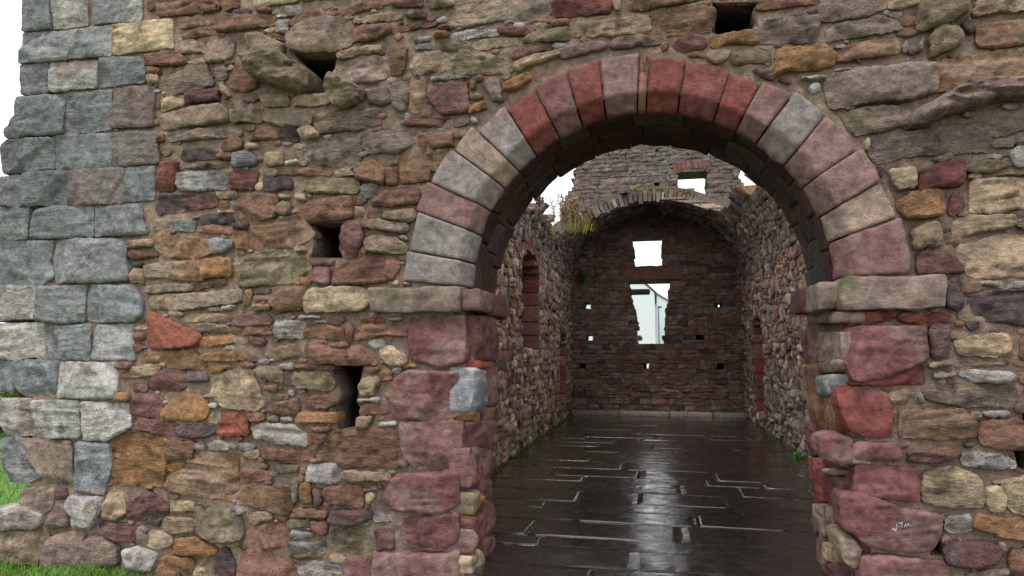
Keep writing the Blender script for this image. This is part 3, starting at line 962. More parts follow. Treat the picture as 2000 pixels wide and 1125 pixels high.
SECOND = {'g': 'w', 'q': 'p', 'e': 't', 't': 'c', 'c': 't', 'k': 'b', 'b': 't', 'y': 'e', 'o': 'b', 'm': 'p', 'r': 'm', 'R': 'r', 'p': 'm', 'w': 'e', 'd': 'm'}
def style(code):
    k = dict(proud=random.choice((.016, .026, .034, .048)) + 0.008 * random.random(), bevel=random.uniform(.007, .015), lump=0.011, layer=0.005, rough=0.003, corner=0, tint=0.18, grow=1.105, terr=.007, chips=random.choice((2, 3, 4, 5)))
    f = code[1:]
    if 'L' in f: k.update(layer=0.0125, lump=0.009, tint=0.28, terr=.008)
    if 'S' in f: k.update(layer=0.0, lump=0.004, terr=.0015, chips=1, bevel=0.02, tint=0.12)
    if 'H' in f: k.update(rough=0.013, layer=0.002)
    if 'D' in f: k.update(proud=-0.05)
    if 'P' in f: k.update(proud=0.07, bevel=0.055, lump=0.014)
    if 'Q' in f: k.update(proud=0.17, bevel=0.075, lump=0.04, layer=0.014, terr=.02)
    k['proud'] *= 1.0
    return k
seed = 100
def jig(col, a=0.10):
    g = 1 + random.uniform(-a, a) * 1.4
    return np.asarray(col) * g * (1 + np.array([random.uniform(-a, a) * 0.35 for _ in range(3)]))

# grey corner blocks
for code, P in rows_of(QUOIN_DATA):
    seed += 1; k = style(code)
    k.update(corner=1 if 'P' in code or 'H' in code else 0, grow=1.025, terr=.003, chips=2)
    if 'P' in code: k.update(proud=0.055, bevel=0.06)
    else: k.update(bevel=0.018)
    P = P.copy()
    left = P[:, 0].min() < -4.9
    part = stone(P, jig(PAL[code[0]], .06), front, seed, h=0.016, depth=0.42 if left else 0.2, side=5 if left else 2,
                 second=PAL[SECOND[code[0]]] if random.random() < (.3 if code[0] == 'g' else .6) else None, **k)
    V, F, c = part
    obj('corner_block', mesh('corner_block', V, F, c), M_STONE, wall)

# rubble: the largest as parts, the rest joined
rub = []
for code, P in rows_of(RUBBLE_DATA) + rows_of(SLAB_DATA):
    seed += 1; k = style(code)
    k['tilt'] = (random.uniform(-.05, .05), random.uniform(-.16, .03))
    k['corner'] = 2 if 'S' in code else (1 if random.random() < .6 else 0)
    rub.append((abs(area(P)), code, P, seed, k))
rub.sort(key=lambda r: -r[0])
small = []
for i, (a, code, P, sdv, k) in enumerate(rub):
    Q = 'Q' in code
    part = stone(P, jig(PAL[code[0]]) * .82 + MORTAR * .16, front, sdv, h=0.0135, depth=0.10 if not Q else 0.14, side=2 if 'P' in code or Q else 1,
                 second=PAL[SECOND[code[0]]] if random.random() < .6 else None, wob=0.005, **k)
    if i < 298 or Q:
        V, F, c = part; obj('projecting_slab' if Q else 'rubble_stone', mesh('rubble_stone', V, F, c), M_STONE, wall)
    else: small.append(part)

# small pinning stones pressed into the wide joints
allp = [P for _, P in rows_of(RUBBLE_DATA) + rows_of(QUOIN_DATA) + rows_of(JAMB_DATA) + rows_of(SLAB_DATA)] + holes
segA = np.vstack(allp); segB = np.vstack([np.roll(P, -1, 0) for P in allp])
def seg_dist(q):
    AB = segB - segA; t = np.clip(((q - segA) * AB).sum(1) / ((AB ** 2).sum(1) + 1e-9), 0, 1)
    return np.sqrt((((segA + AB * t[:, None]) - q) ** 2).sum(1).min())
pins = []
tries = 0
while len(pins) < 300 and tries < 11000:
    tries += 1
    q = np.array([random.uniform(-4.4, 2.3), random.uniform(0.0, 4.2)])
    r = math.hypot(q[0] - AX, q[1] - AZ)
    if (q[1] > AZ and r < 1.72) or (q[1] <= AZ + .05 and XL - .12 < q[0] < XR + .12): continue
    if -2.1 < q[0] < 1.85 and 1.82 < q[1] < 2.02: continue
    if any((abs(q[0] - p[0]) < .06 and abs(q[1] - p[1]) < .038) for p in pins): continue
    d = seg_dist(q)
    if d < 0.012: continue
    if any(in_poly(q[:1], q[1:], P)[0] for P in allp): continue
    pins.append(q); d = min(d * 0.95, 0.05); L = d * random.uniform(1.1, 2.2)
    P = np.array([(q[0] + L * math.cos(a) * random.uniform(.8, 1.1), q[1] + d * math.sin(a) * random.uniform(.75, 1.0)) for a in np.linspace(0, 2 * math.pi, 7)[:-1]])
    seed += 1
    small.append(stone(P, jig(PAL[random.choice('kkbetwcmgye')], .15) * .6 + MORTAR * .36, front, seed, h=0.012, proud=0.016, depth=0.05, bevel=0.015, corner=1))

# voussoirs of the round arch
VK = ['q', 'q', 'p', 'q', 'e', 'q', 'r', 'm', 'r', 'p', 'k', 'r', 'r', 'r', 'p', 'q', 'p', 'p', 'e', 'p']
def ring_stone(t0o, t0i, t1o, t1i, ro, y0, prof_pts, col, sd, gap=0.0035, nu=14, lump=0.005, second=None, tint=.14):
    """arch stone: sweeps the section prof_pts [(radius, y)] between two joints (degrees)"""
    pr = []
    for (ra, ya), (rb, yb) in zip(prof_pts[:-1], prof_pts[1:]):
        m_ = max(2, int(math.hypot(rb - ra, yb - ya) / 0.02))
        for k in range(m_): pr.append((ra + (rb - ra) * k / m_, ya + (yb - ya) * k / m_))
    pr.append(prof_pts[-1]); pr = np.array(pr)
    us = np.linspace(0, 1, nu); us = 0.5 - 0.5 * np.cos(us * math.pi) * (0.75 + 0.25 * np.abs(np.cos(us * math.pi)))
    U, K = np.meshgrid(us, np.arange(len(pr))); U, K = U.ravel(), K.ravel()
    r_, y_ = pr[K, 0], pr[K, 1]
    f = (r_ - R0) / (ro - R0)
    ta = t0i + (t0o - t0i) * f; tb = t1i + (t1o - t1i) * f
    gdeg = np.degrees(gap / r_); ta = ta - gdeg; tb = tb + gdeg
    th = np.radians(ta + (tb - ta) * U)
    # normals of the section
    tg = np.gradient(pr, axis=0); tg /= np.linalg.norm(tg, axis=1)[:, None] + 1e-9
    nr, ny = -tg[K, 1], tg[K, 0]
    arc = np.abs(tb - ta) * math.pi / 180 * r_
    e = np.minimum(U, 1 - U) * arc; tt = np.clip(e / 0.022, 0, 1); rnd = 1 - np.sqrt(1 - (1 - tt) ** 2)
    base = np.column_stack([r_ * np.cos(th), y_, r_ * np.sin(th)])
    dsp = 0.004 + lump * 1.6 * fbm(base * 8 + sd, 3, 7) + 0.003 * fbm(base * 40 + sd, 2, 9) - 0.014 * (1 - np.sqrt(np.clip(1 - (1 - tt) ** 2, 0, 1)))
    # section direction: outwards from the stone = towards smaller radius / smaller y
    sgn = 1.0
    r2 = r_ + dsp * nr * sgn; y2 = y_ + dsp * ny * sgn
    V = np.column_stack([AX + r2 * np.cos(th), y2, AZ + r2 * np.sin(th)])
    ii = (np.arange(len(pr) - 1)[:, None] * nu + np.arange(nu - 1)[None]).ravel()
    F = np.stack([ii, ii + 1, ii + nu + 1, ii + nu], 1)
    # the joint faces
    n0 = len(V); ex = []; Ff = [F]
    for side_u in (0, nu - 1):
        idx = np.arange(len(pr)) * nu + side_u
        inner = V[idx].copy()
        cen = inner.mean(0)
        m_ = len(idx); Ff.append(np.stack([idx[:-1], idx[1:], np.full(m_ - 1, n0 + len(ex))], 1)); ex.append(cen)
    V = np.vstack([V, np.array(ex)])
    nA = fbm(V * 6 + sd, 3, 31); nB = fbm(V * 3 + sd * 2.1, 3, 37)
    cc = np.asarray(col)[None] * (1 + tint * 1.6 * nA)[:, None]
    if second is not None:
        mk_ = sstep(0.0, 0.35, nB)[:, None] * 0.6; cc = cc * (1 - mk_) + np.asarray(second)[None] * mk_
    return V, Ff, cc
for i in range(len(VJOINTS) - 1):
    a, b_ = VJOINTS[i], VJOINTS[i + 1]; seed += 1
    ro = 0.5 * (a[2] + b_[2]) + random.uniform(-.015, .015)
    pf = random.uniform(0.020, 0.042); r1 = R1 + random.uniform(-.012, .018)
    if i == 10: continue_thin = True
    prof = [(ro, 0.10), (ro, -pf + .012), (ro - .012, -pf), (r1 + .015, -pf), (r1, -pf + 0.008), (R0 + .006, 0.085), (R0, 0.105), (R0 + random.uniform(-.004, .004), 0.15), (R0 + .1, 0.153)]
    sec = VK[i]; col = jig(PAL[sec], .05)
    V, F, c = ring_stone(a[0], a[1], b_[0], b_[1], ro, 0, prof, col, seed, second=PAL[SECOND[sec]] if sec not in 'r' else PAL['m'], lump=.011, gap=random.uniform(.002, .007), nu=18 if i != 10 else 6)
    obj('voussoir', mesh('voussoir', V, F, c), M_ASHLAR, wall)
# the two courses of the soffit behind them, darkened for the arch's shade as well as blackening
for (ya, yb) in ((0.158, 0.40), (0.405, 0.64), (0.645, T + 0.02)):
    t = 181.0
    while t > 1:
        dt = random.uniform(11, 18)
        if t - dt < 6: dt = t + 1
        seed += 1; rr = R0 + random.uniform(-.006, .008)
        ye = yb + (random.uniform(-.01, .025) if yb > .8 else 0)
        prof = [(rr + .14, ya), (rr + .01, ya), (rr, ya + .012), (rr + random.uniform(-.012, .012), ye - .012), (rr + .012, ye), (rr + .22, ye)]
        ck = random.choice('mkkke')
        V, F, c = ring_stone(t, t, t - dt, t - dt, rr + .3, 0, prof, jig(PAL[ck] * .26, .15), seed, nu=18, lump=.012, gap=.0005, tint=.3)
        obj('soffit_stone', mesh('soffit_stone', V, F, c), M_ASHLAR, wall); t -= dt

# jamb blocks on the face and on the reveals
for code, P in rows_of(JAMB_DATA):
    seed += 1; k = style(code); k.update(bevel=0.028, corner=1, lump=0.012, grow=1.03, chips=3)
    if 'S' in code: k.update(lump=.007)
    k['proud'] = max(k['proud'], 0.035)
    near = (P[:, 0].max() > XL - .12 and P[:, 0].max() < 0) or (P[:, 0].min() < XR + .12 and P[:, 0].min() > 0)
    V, F, c = stone(P, jig(PAL[code[0]], .06), front, seed, h=0.016, depth=0.16, side=4, second=PAL[SECOND[code[0]]], **k)
    obj('jamb_stone', mesh('jamb_stone', V, F, c), M_ASHLAR, wall)
    if code == 'mP' and P[:, 1].max() < 1.0:      # white chalk scrawl on the bulging purple block
        from mathutils.bvhtree import BVHTree
        from mathutils import Vector
        tree = BVHTree.FromPolygons([tuple(q) for q in V], [tuple(int(q) for q in f) for f in F[0]])
        cx_, cz_ = P.mean(0) + np.array((.06, .005)); ch = []
        for line in (((-.075, -.03), (-.045, -.018), (-.02, .002)), ((-.045, .012), (-.04, -.02), (-.052, -.038), (-.06, -.03)), ((-.03, .018), (-.005, .022)), ((-.012, .02), (-.008, -.012), (-.022, -.02)),
                     ((.005, -.012), (.012, .018), (.020, -.006), (.030, .022), (.036, -.004)), ((.04, -.002), (.052, .008), (.060, .004))):
            pts = np.array(line); tq = np.linspace(0, len(pts) - 1, 9)
            pts = np.stack([np.interp(tq, np.arange(len(pts)), pts[:, 0]), np.interp(tq, np.arange(len(pts)), pts[:, 1])], 1) * .85
            for q0, q1 in zip(pts[:-1], pts[1:]):
                e = (q1 - q0); e = e / (np.hypot(*e) + 1e-9); nn = np.array((-e[1], e[0])) * .0019; quad = []
                for q in (q0 + nn, q0 - nn, q1 - nn, q1 + nn):
                    hit = tree.ray_cast(Vector((cx_ + q[0], -1, cz_ + q[1])), Vector((0, 1, 0)))[0]
                    quad.append((cx_ + q[0], (hit.y if hit else -.07) - .0025, cz_ + q[1]))
                ch.append((np.array(quad), [np.array([(0, 1, 2, 3)])], np.tile((.62, .60, .60), (4, 1))))
        Vc, Fc, cc_ = join(ch); obj('chalk_mark', mesh('chalk_mark', Vc, Fc, cc_), M_RENDER, wall)
def rev_l(u, v, w): return np.stack([XL + w + 0.012, u, v], 1)
def rev_r(u, v, w): return np.stack([XR - w - 0.012, u, v], 1)
for data, fm, flip in ((REVEALL_DATA, rev_l, True), (REVEALR_DATA, rev_r, False)):
    for code, P in rows_of(data):
        seed += 1; k = style(code); k.update(proud=random.uniform(.02, .06), bevel=.04, lump=.012)
        P = P.copy(); P[:, 0] = np.clip(P[:, 0], 0.0, T + 0.03)
        if P[:, 0].ptp() < .03: P[:, 0] += np.linspace(0, .05, len(P))
        part = stone(P, jig(PAL[code[0]], .08), fm, seed, h=0.018, depth=.14, side=2, second=PAL[SECOND[code[0]]], **k)
        if flip: part = rot_winding(rot_winding(part))
        V, F, c = part; obj('reveal_stone', mesh('reveal_stone', V, F, c), M_ASHLAR, wall)

# impost blocks
def block(a, b, col, sd, bev=0.03, lump=0.012, h=0.03, chamf=None, second=None, layer=0.004):
    """rounded, weathered rectangular block with real thickness"""
    a, b = np.array(a, float), np.array(b, float); s = b - a
    n = np.clip((s / h).astype(int), 3, 26); parts = []
    for ax in range(3):
        for sg in (0, 1):
            o_ = [q for q in range(3) if q != ax]
            g0, g1 = np.meshgrid(np.linspace(0, 1, n[o_[0]] + 1), np.linspace(0, 1, n[o_[1]] + 1))
            P = np.zeros((g0.size, 3)); P[:, o_[0]] = g0.ravel(); P[:, o_[1]] = g1.ravel(); P[:, ax] = sg
            nx = n[o_[0]] + 1
            ii = (np.arange(n[o_[1]])[:, None] * nx + np.arange(n[o_[0]])[None]).ravel()
            F = np.stack([ii, ii + 1, ii + nx + 1, ii + nx], 1)
            if (sg == 0) != (ax == 1): F = F[:, ::-1]
            parts.append((a + P * s, [F], np.zeros((len(P), 3))))
    V, F, c = join(parts)
    lo, hi = a + bev, b - bev
    q = np.clip(V, lo, hi); d = V - q; L = np.linalg.norm(d, axis=1)[:, None]
    V = np.where(L > 1e-6, q + d / np.maximum(L, 1e-9) * np.minimum(bev, L), V)
    if chamf: V = chamf(V)
    dirn = V - (a + b) / 2; dirn /= np.linalg.norm(dirn, axis=1)[:, None]
    V = V + dirn * (lump * 1.5 * fbm(V * 7 + sd, 3, 41) + layer * vn(V * np.array([4, 4, 45]) + sd, 43))[:, None]
    cc = np.asarray(col)[None] * (1 + .25 * fbm(V * 6 + sd, 3, 47))[:, None]
    if second is not None:
        mk_ = sstep(0.0, 0.3, fbm(V * 3.4 + sd, 3, 53))[:, None] * .7; cc = cc * (1 - mk_) + np.asarray(second)[None] * mk_
    return V, F, cc
MOSS = np.array((0.10, 0.115, 0.045))
def under(V):      # hollow lower edge of an impost
    return V
for a, b, ck, s2 in (((-2.03, -.095, 1.79), (-1.335, .25, 1.975), 'e', MOSS), ((-1.36, -.05, 1.80), (-1.20, .42, 1.96), 'm', PAL['p']),
                     ((-1.37, .425, 1.79), (-1.21, T + .02, 1.955), 'm', PAL['e']),
                     ((1.17, -.10, 1.775), (1.765, .25, 1.985), 'e', MOSS), ((1.03, .0, 1.78), (1.185, .40, 1.965), 'e', PAL['k']),
                     ((1.02, .405, 1.79), (1.18, T, 1.965), 'm', PAL['d'])):
    seed += 1
    V, F, c = block(a, b, jig(PAL[ck], .05) * .8, seed, bev=.025, lump=.03, h=.02, second=s2, layer=.007)
    obj('impost_block', mesh('impost_block', V, F, c), M_ASHLAR, wall)

# rubble outside the photograph's edges, and the wall's other sides
def grid_rows(u0, u1, v0, v1, hr, lr, rnd):
    v = v0
    while v < v1 - 0.02:
        h = min(rnd.uniform(*hr), v1 - v)
        u = u0 - rnd.uniform(0, .2)
        while u < u1:
            l = rnd.uniform(*lr); yield max(u, u0), min(u + l, u1), v, v + h; u += l
        v += h
def quad_poly(x0, x1, z0, z1, rnd, j=0.012, g=0.008):
    jx = lambda: rnd.uniform(-j, j)
    x0 += g; x1 -= g; z0 += g; z1 -= g
    xm = (x0 + x1) / 2
    return np.array([(x0 + jx(), z0 + jx() * .6), (xm + jx(), z0 + jx() * .6), (x1 + jx(), z0 + jx() * .6), (x1 + jx() * .6, (z0 + z1) / 2), (x1 + jx(), z1 + jx() * .6), (xm + jx(), z1 + jx() * .6), (x0 + jx(), z1 + jx() * .6), (x0 + jx() * .6, (z0 + z1) / 2)])
rnd = random.Random(5)
for (u0, u1, v0, v1) in ((2.36, 3.6, .0, 5.5), (-4.5, 2.36, 4.62, 5.5), (-1.6, 2.36, 3.86, 4.62), (-5.35, -4.5, 4.62, 5.5), (1.3, 2.36, -.3, .17), (-2.3, -1.45, -.35, -.06), (-4.6, -1.6, 4.25, 4.62)):
    for x0, x1, z0, z1 in grid_rows(u0, u1, v0, v1, (.09, .2), (.16, .5), rnd):
        if x1 - x0 < .05: continue
        if z0 < 4.62 and z0 > 3.85 and any(True for P in allp if P[:, 0].min() < x1 and P[:, 0].max() > x0 and P[:, 1].min() < z1 and P[:, 1].max() > z0): continue
        seed += 1
        small.append(stone(quad_poly(x0, x1, z0, z1, rnd), jig(PAL[rnd.choice('kkbettcymge')], .12), front, seed, h=.03, proud=.03, depth=.08, bevel=.03, layer=.006))
V, F, c = join(small)
obj('pinning_stones', mesh('pinning_stones', V, F, c), M_STONE, wall, kind='stuff', local=False)

# ------------------------------------------------------------------ the chamber behind
SPR, VA, VB = 3.3, 2.1, 1.62               # spring line, half width and rise of the barrel vault
YB0 = 12.6                                 # the end wall
def prof(z):
    z = np.asarray(z, float); q = np.clip((z - SPR) / VB, 0, .995)
    return VA * np.where(z > SPR, np.sqrt(1 - q * q), 1.0)
def wavy(u, v, s):
    q = np.column_stack([np.asarray(u, float) * 1.1, np.asarray(v, float) * .8, np.full(len(u), s)])
    return v + (.075 * vn(q, 5) + .03 * vn(q * 3.3, 6)) * np.clip(np.asarray(v) / .3, 0, 1)
def m_left(u, v, w): v = wavy(u, v, 1.5); return np.stack([-prof(v) + w, u, v], 1)
def m_right(u, v, w): v = wavy(u, v, 6.5); return np.stack([prof(v) - w + .02, u, v], 1)
def m_end(u, v, w): return np.stack([u, YB0 - w, v], 1)
INPAL = {'side': 'eettkkbbtwcqektebpbo', 'end': 'kebbkeekqkbd'}
def rubble_field(root, fmap, u0, u1, v0, v1, hr, lr, solid, pal, seed0, keep, thick=.7, bright=1.0, relief=.05, deep_ends=.45, h=.06, tintz=None, j=.018, breaks=()):
    """coursed rubble: every course is clipped to solid(v) = list of (ua, ub); the nearest stones become parts"""
    rnd = random.Random(seed0); out = []; cores = []
    v = v0; sd = seed0
    while v < v1 - .01:
        hh = min(rnd.uniform(*hr), v1 - v)
        for q in breaks:
            if v + .03 < q < v + hh + .03: hh = q - v; break
        for (ua, ub, ea, eb) in solid(v + hh / 2, rnd):
            ua, ub = max(ua, u0), min(ub, u1)
            if ub - ua < .04: continue
            # course core
            i0, i1 = ua + (.03 if ea else 0), ub - (.03 if eb else 0)
            A = np.array([(i0, v), (i1, v), (i1, v + hh), (i0, v + hh)])
            fr = fmap(A[:, 0], A[:, 1], np.full(4, -.015)); bk = fmap(A[:, 0], A[:, 1], np.full(4, -thick))
            cores.append((np.vstack([fr, bk]), [np.array([(0,1,2,3),(7,6,5,4),(0,4,5,1),(1,5,6,2),(2,6,7,3),(3,7,4,0)])], np.tile(MORTAR * .5 * bright, (8, 1))))
            u = ua
            while u < ub - .02:
                l = rnd.uniform(*lr) * (1 if rnd.random() < .8 else .5)
                if ub - (u + l) < lr[0] * .6: l = ub - u
                x1 = min(u + l, ub); sd += 1
                z0, z1 = v, v + hh
                split = hh > hr[0] * 1.7 and rnd.random() < .3
                for (p0, p1) in (((z0, (z0 + z1) / 2), ((z0 + z1) / 2, z1)) if split else ((z0, z1),)):
                    end = (ea and u == ua) or (eb and x1 == ub)
                    col = jig(PAL[rnd.choice(pal)] * bright, .16)
                    col = col * .68 + np.array((.155, .128, .108)) * bright * .32
                    if tintz: col = tintz(u, (p0 + p1) / 2, col, rnd)
                    part = stone(quad_poly(u, x1, p0, p1, rnd, j=j, g=.0015), col, fmap, sd, h=h, proud=rnd.uniform(.012, relief), depth=deep_ends if end else .06,
                                 bevel=.016, lump=.014, layer=0, corner=0, lite=True, edge=.75, chips=2, nlim=(3, 7), side=1, wob=.007, tilt=(rnd.uniform(-.12, .12), rnd.uniform(-.25, .05)), tint=.26)
                    cen = part[0].mean(0); A_ = (x1 - u) * (p1 - p0)
                    out.append((A_ / ((cen - CAM) ** 2).sum() if keep(cen) else 0, part))
                u = x1
        v += hh
    out.sort(key=lambda q: -q[0])
    for _, part in out[:296]:
        V, F, c = part; obj('rubble_stone', mesh('rubble_stone', V, F, c, smooth=False), M_INNER, root)
    if len(out) > 296:
        V, F, c = join([p for _, p in out[296:]]); obj('small_rubble', mesh('small_rubble', V, F, c, smooth=False), M_INNER, root, kind='stuff', local=False)
    V, F, c = join(cores); obj('mortar_core', mesh('mortar_core', V, F, c, smooth=False), M_INNER, root, local=False)
def cut(iv, a, b):
    out = []
    for (x0, x1, ea, eb) in iv:
        if b <= x0 or a >= x1: out.append((x0, x1, ea, eb)); continue
        if a > x0: out.append((x0, a, ea, True))
        if b < x1: out.append((b, x1, True, eb))
    return out
def arch_half(z, z0, zs, zt, half):        # half width of a round headed opening at height z
    if z < z0 or z > zt: return 0
    if z < zs: return half
    return half * math.sqrt(max(0, 1 - ((z - zs) / (zt - zs)) ** 2))
def top_noise(u, s): return float(vn(np.array([[u * 1.9, s, 0.5]]), 3)[0]) * .16 + float(vn(np.array([[u * 6.1, s, 1.5]]), 4)[0]) * .07
def clip_top(iv, z, topf, u0, u1):
    us = np.arange(u0, u1, .12); ok = [z < topf(x) for x in us]; res = []; st = None
    for x, o_ in zip(list(us) + [u1], ok + [False]):
        if o_ and st is None: st = x
        if not o_ and st is not None: res.append((st, x)); st = None
    out = []
    for (a, b) in res:
        for (x0, x1, ea, eb) in iv:
            lo, hi = max(a, x0), min(b, x1)
            if hi > lo + .03: out.append((lo, hi, ea or lo > x0, eb or hi < x1))
    return out

# --- left side wall
left = thing('side_wall', 'left rubble wall of the roofless chamber with a tall red framed niche', 'wall', (-2.1, 0, 0))
L_TOP = lambda u: 3.95 + .045 * (u - 5) - .22 * math.exp(-((u - 8.3) / 1.3) ** 2) + top_noise(u, 2.0) if u < 10.8 else 4.95
def solid_l(z, rnd):
    iv = [(T + .02, YB0 - .02, False, False)]
    a = arch_half(z, 1.5, 2.75, 3.32, .85)
    if a: iv = cut(iv, 6.8 - a, 6.8 + a)
    a = arch_half(z, .28, 1.55, 2.02, .55)
    if a: iv = cut(iv, 10.85 - a, 10.85 + a)
    return clip_top(iv, z, L_TOP, T, YB0)
ALG = np.array((.16, .165, .07))
def tint_l(u, z, col, rnd):
    if z < .5 and rnd.random() < .75: k = .55 * (1 - z / .5) + .15; col = col * (1 - k) + ALG * 1.2 * k
    if z > 3.3: col = col * .5 + np.array((.12, .12, .115)) * .5 * rnd.uniform(.5, 1.3)
    if rnd.random() < .13: col = col * .5
    return col
rubble_field(left, m_left, T + .02, YB0, 0, 4.95, (.075, .19), (.12, .36), solid_l, INPAL['side'], 3000, lambda c: c[1] > 4.1 and c[2] < 4.6, thick=.85, relief=.075, j=.022, bright=1.3, tintz=tint_l)
# --- right side wall
right = thing('side_wall', 'right rubble wall of the roofless chamber with one narrow red doorway', 'wall', (2.1, 0, 0))
R_TOP = lambda u: 4.22 + .06 * (u - 5) + top_noise(u, 7.0) if u < 10.6 else 4.95
def solid_r(z, rnd):
    iv = [(T + .02, YB0 - .02, False, False)]
    a = arch_half(z, .28, 1.8, 2.3, .62)
    if a: iv = cut(iv, 10.25 - a, 10.25 + a)
    return clip_top(iv, z, R_TOP, T, YB0)
def tint_r(u, z, col, rnd):
    if z < 1.2 and u < 9.5: col = col * .6 + np.array((.24, .22, .20)) * .4
    if z > 3.2: col = col * .5 + np.array((.12, .12, .115)) * .5 * rnd.uniform(.5, 1.3)
    if rnd.random() < .13: col = col * .5
    return col
rubble_field(right, m_right, T + .02, YB0, 0, 4.95, (.075, .19), (.12, .36), solid_r, INPAL['side'], 5000, lambda c: c[1] > 4.6 and c[2] < 4.7, thick=.85, relief=.075, j=.022, bright=1.3, tintz=tint_r)
# red dressed frames of the openings in the side walls
def frame_opening(root, sgn, yc, half, z0, zs, zt, depth=.55):
    """blind opening with ashlar jambs on both reveals and an arched head"""
    global seed
    xf = -VA if sgn < 0 else VA + .02
    d = sgn                                   # into the wall
    for side_, yy in ((1, yc + half), (-1, yc - half)):
        z = z0
        while z < zs + .02:
            hh = min(random.uniform(.2, .34), max(.12, zs + .05 - z)); seed += 1
            ck = random.choice('mmrmk')
            # front stone on the corner and a deeper one behind it
            w_ = random.uniform(.10, .22)
            y0, y1 = (yy - .045, yy + w_) if side_ > 0 else (yy - w_, yy + .045)
            xs = sorted((xf - d * .03, xf + d * .30)); V, F, c = block((xs[0], y0, z + .006), (xs[1], y1, z + hh - .006), jig(PAL[ck] * 1.25, .12), seed, bev=.02, lump=.008, h=.05)
            obj('jamb_stone', mesh('jamb_stone', V, F, c), M_ASHLAR, root)
            xs = sorted((xf + d * .305, xf + d * (depth + .1))); y0, y1 = (yy - .03, yy + .1) if side_ > 0 else (yy - .1, yy + .03)
            seed += 1; V, F, c = block((xs[0], y0, z + .006), (xs[1], y1, z + hh - .006), jig(PAL[random.choice('mrk')], .12), seed, bev=.02, lump=.008, h=.05)
            obj('jamb_stone', mesh('jamb_stone', V, F, c), M_ASHLAR, root); z += hh
    n = 9 if half > .7 else 7
    for q in range(n):
        a0, a1 = math.pi * q / n, math.pi * (q + 1) / n; seed += 1; P = []
        rz = zt - zs
        vs = []
        for a in (a0 + .02, a1 - .02):
            for k, e in ((1.0, .0), (1.0, .17)):
                for xx in (xf - d * .035, xf + d * depth):
                    zz = zs + (rz + e) * math.sin(a)
                    xo = xx if zz < SPR else (xx - d * (VA - float(prof(zz))))
                    vs.append((xo, yc + (half + e) * math.cos(a), zz))
        V = np.array(vs); Fq = np.array([(0,1,3,2),(4,6,7,5),(0,4,5,1),(2,3,7,6),(0,2,6,4),(1,5,7,3)])
        c = np.tile(jig(PAL[random.choice('mrrm')] * 1.25, .12), (8, 1))
        obj('arch_stone', mesh('arch_stone', V, [Fq], c, smooth=False), M_ASHLAR, root)
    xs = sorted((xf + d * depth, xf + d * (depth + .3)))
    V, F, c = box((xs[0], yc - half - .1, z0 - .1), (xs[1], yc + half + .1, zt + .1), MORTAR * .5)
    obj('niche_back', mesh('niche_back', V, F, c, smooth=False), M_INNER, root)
    xs = sorted((xf - d * .02, xf + d * depth)); V, F, c = block((xs[0], yc - half - .02, z0 - .14), (xs[1], yc + half + .02, z0), jig(PAL['e'], .05), seed, bev=.02, h=.08)
    obj('sill', mesh('sill', V, F, c), M_ASHLAR, root)
frame_opening(left, -1, 6.8, .85, 1.5, 2.75, 3.32)
frame_opening(left, -1, 10.85, .55, .28, 1.55, 2.02)
frame_opening(right, 1, 10.25, .62, .28, 1.8, 2.3)

# --- end wall with its gable
end = thing('gable_wall', 'far end wall with two openings showing a white house and a gable above', 'wall', (0, YB0, 0))
def gable_half(z):
    if z < 4.6: return 2.25
    return 2.3 - .32 * max(0, z - 5.2) if z < 6.4 else 1.9 - .75 * (z - 6.4)
PUT = [(-1.75, -1.58, 2.62, 2.79), (-1.70, -1.55, 1.82, 1.96), (-1.88, -1.72, 1.12, 1.25), (1.43, 1.62, 2.60, 2.75), (.97, 1.16, 1.82, 1.97), (1.45, 1.62, 1.08, 1.26), (-.29, -.17, 1.16, 1.25)]
def solid_e(z, rnd):
    g = gable_half(z)
    iv = [(-g + rnd.uniform(-.07, .07) + .02, g + (.10 if z > 4.6 else 0) + rnd.uniform(-.07, .07) - .02, z > 4.6, z > 4.6)]
    if 3.68 < z < 4.43: iv = cut(iv, -.49 + rnd.uniform(-.03, .03), .21 + rnd.uniform(-.03, .03))
    if 1.74 < z < 3.30:
        f = (3.30 - z) / 1.56
        iv = cut(iv, -.60 + .24 * min(1, f * 1.1) + rnd.uniform(-.055, .055), .38 - .22 * max(0, f - .1) / .9 + rnd.uniform(-.055, .055))
    if 5.18 < z < 6.03: iv = cut(iv, .64 + rnd.uniform(-.02, .02), 1.33 + rnd.uniform(-.02, .02))
    if 5.70 < z < 5.82: iv = cut(iv, .05, .18)
    if 6.58 < z < 6.66: iv = cut(iv, .10, .17)
    for (a, b, c0, c1) in PUT:
        if c0 < z < c1: iv = cut(iv, a, b)
    return iv
def tint_e(u, z, col, rnd):
    if z > 4.9:
        col = col * .3 + np.array((.135, .118, .106)) * .7 * rnd.uniform(.7, 1.2)
        if -.35 < u < .45 and z > 6.0 and rnd.random() < .5: col = col * .6 + np.array((.14, .18, .15)) * .4
    return col
rubble_field(end, m_end, -2.6, 2.6, -.02, 7.9, (.085, .19), (.14, .46), solid_e, INPAL['end'], 8000, lambda c: c[2] < 6.7, thick=.75, relief=.04, deep_ends=.7, h=.07, tintz=tint_e, bright=.8, j=.02, breaks=(1.12, 1.25, 1.74, 1.83, 1.95, 2.63, 2.78, 3.30, 3.68, 4.43, 5.18, 5.70, 5.80, 6.03, 6.58, 6.66))
seed += 1; V, F, c = block((-.78, YB0 - .05, 3.33), (.72, YB0 + .6, 3.64), PAL['k'] * .8, seed, bev=.03, h=.1); obj('lintel', mesh('lintel', V, F, c), M_INNER, end)
seed += 1; V, F, c = block((-.52, YB0 - .03, 4.44), (.30, YB0 + .6, 4.60), PAL['k'] * .7, seed, bev=.02, h=.1); obj('lintel', mesh('lintel', V, F, c), M_INNER, end)
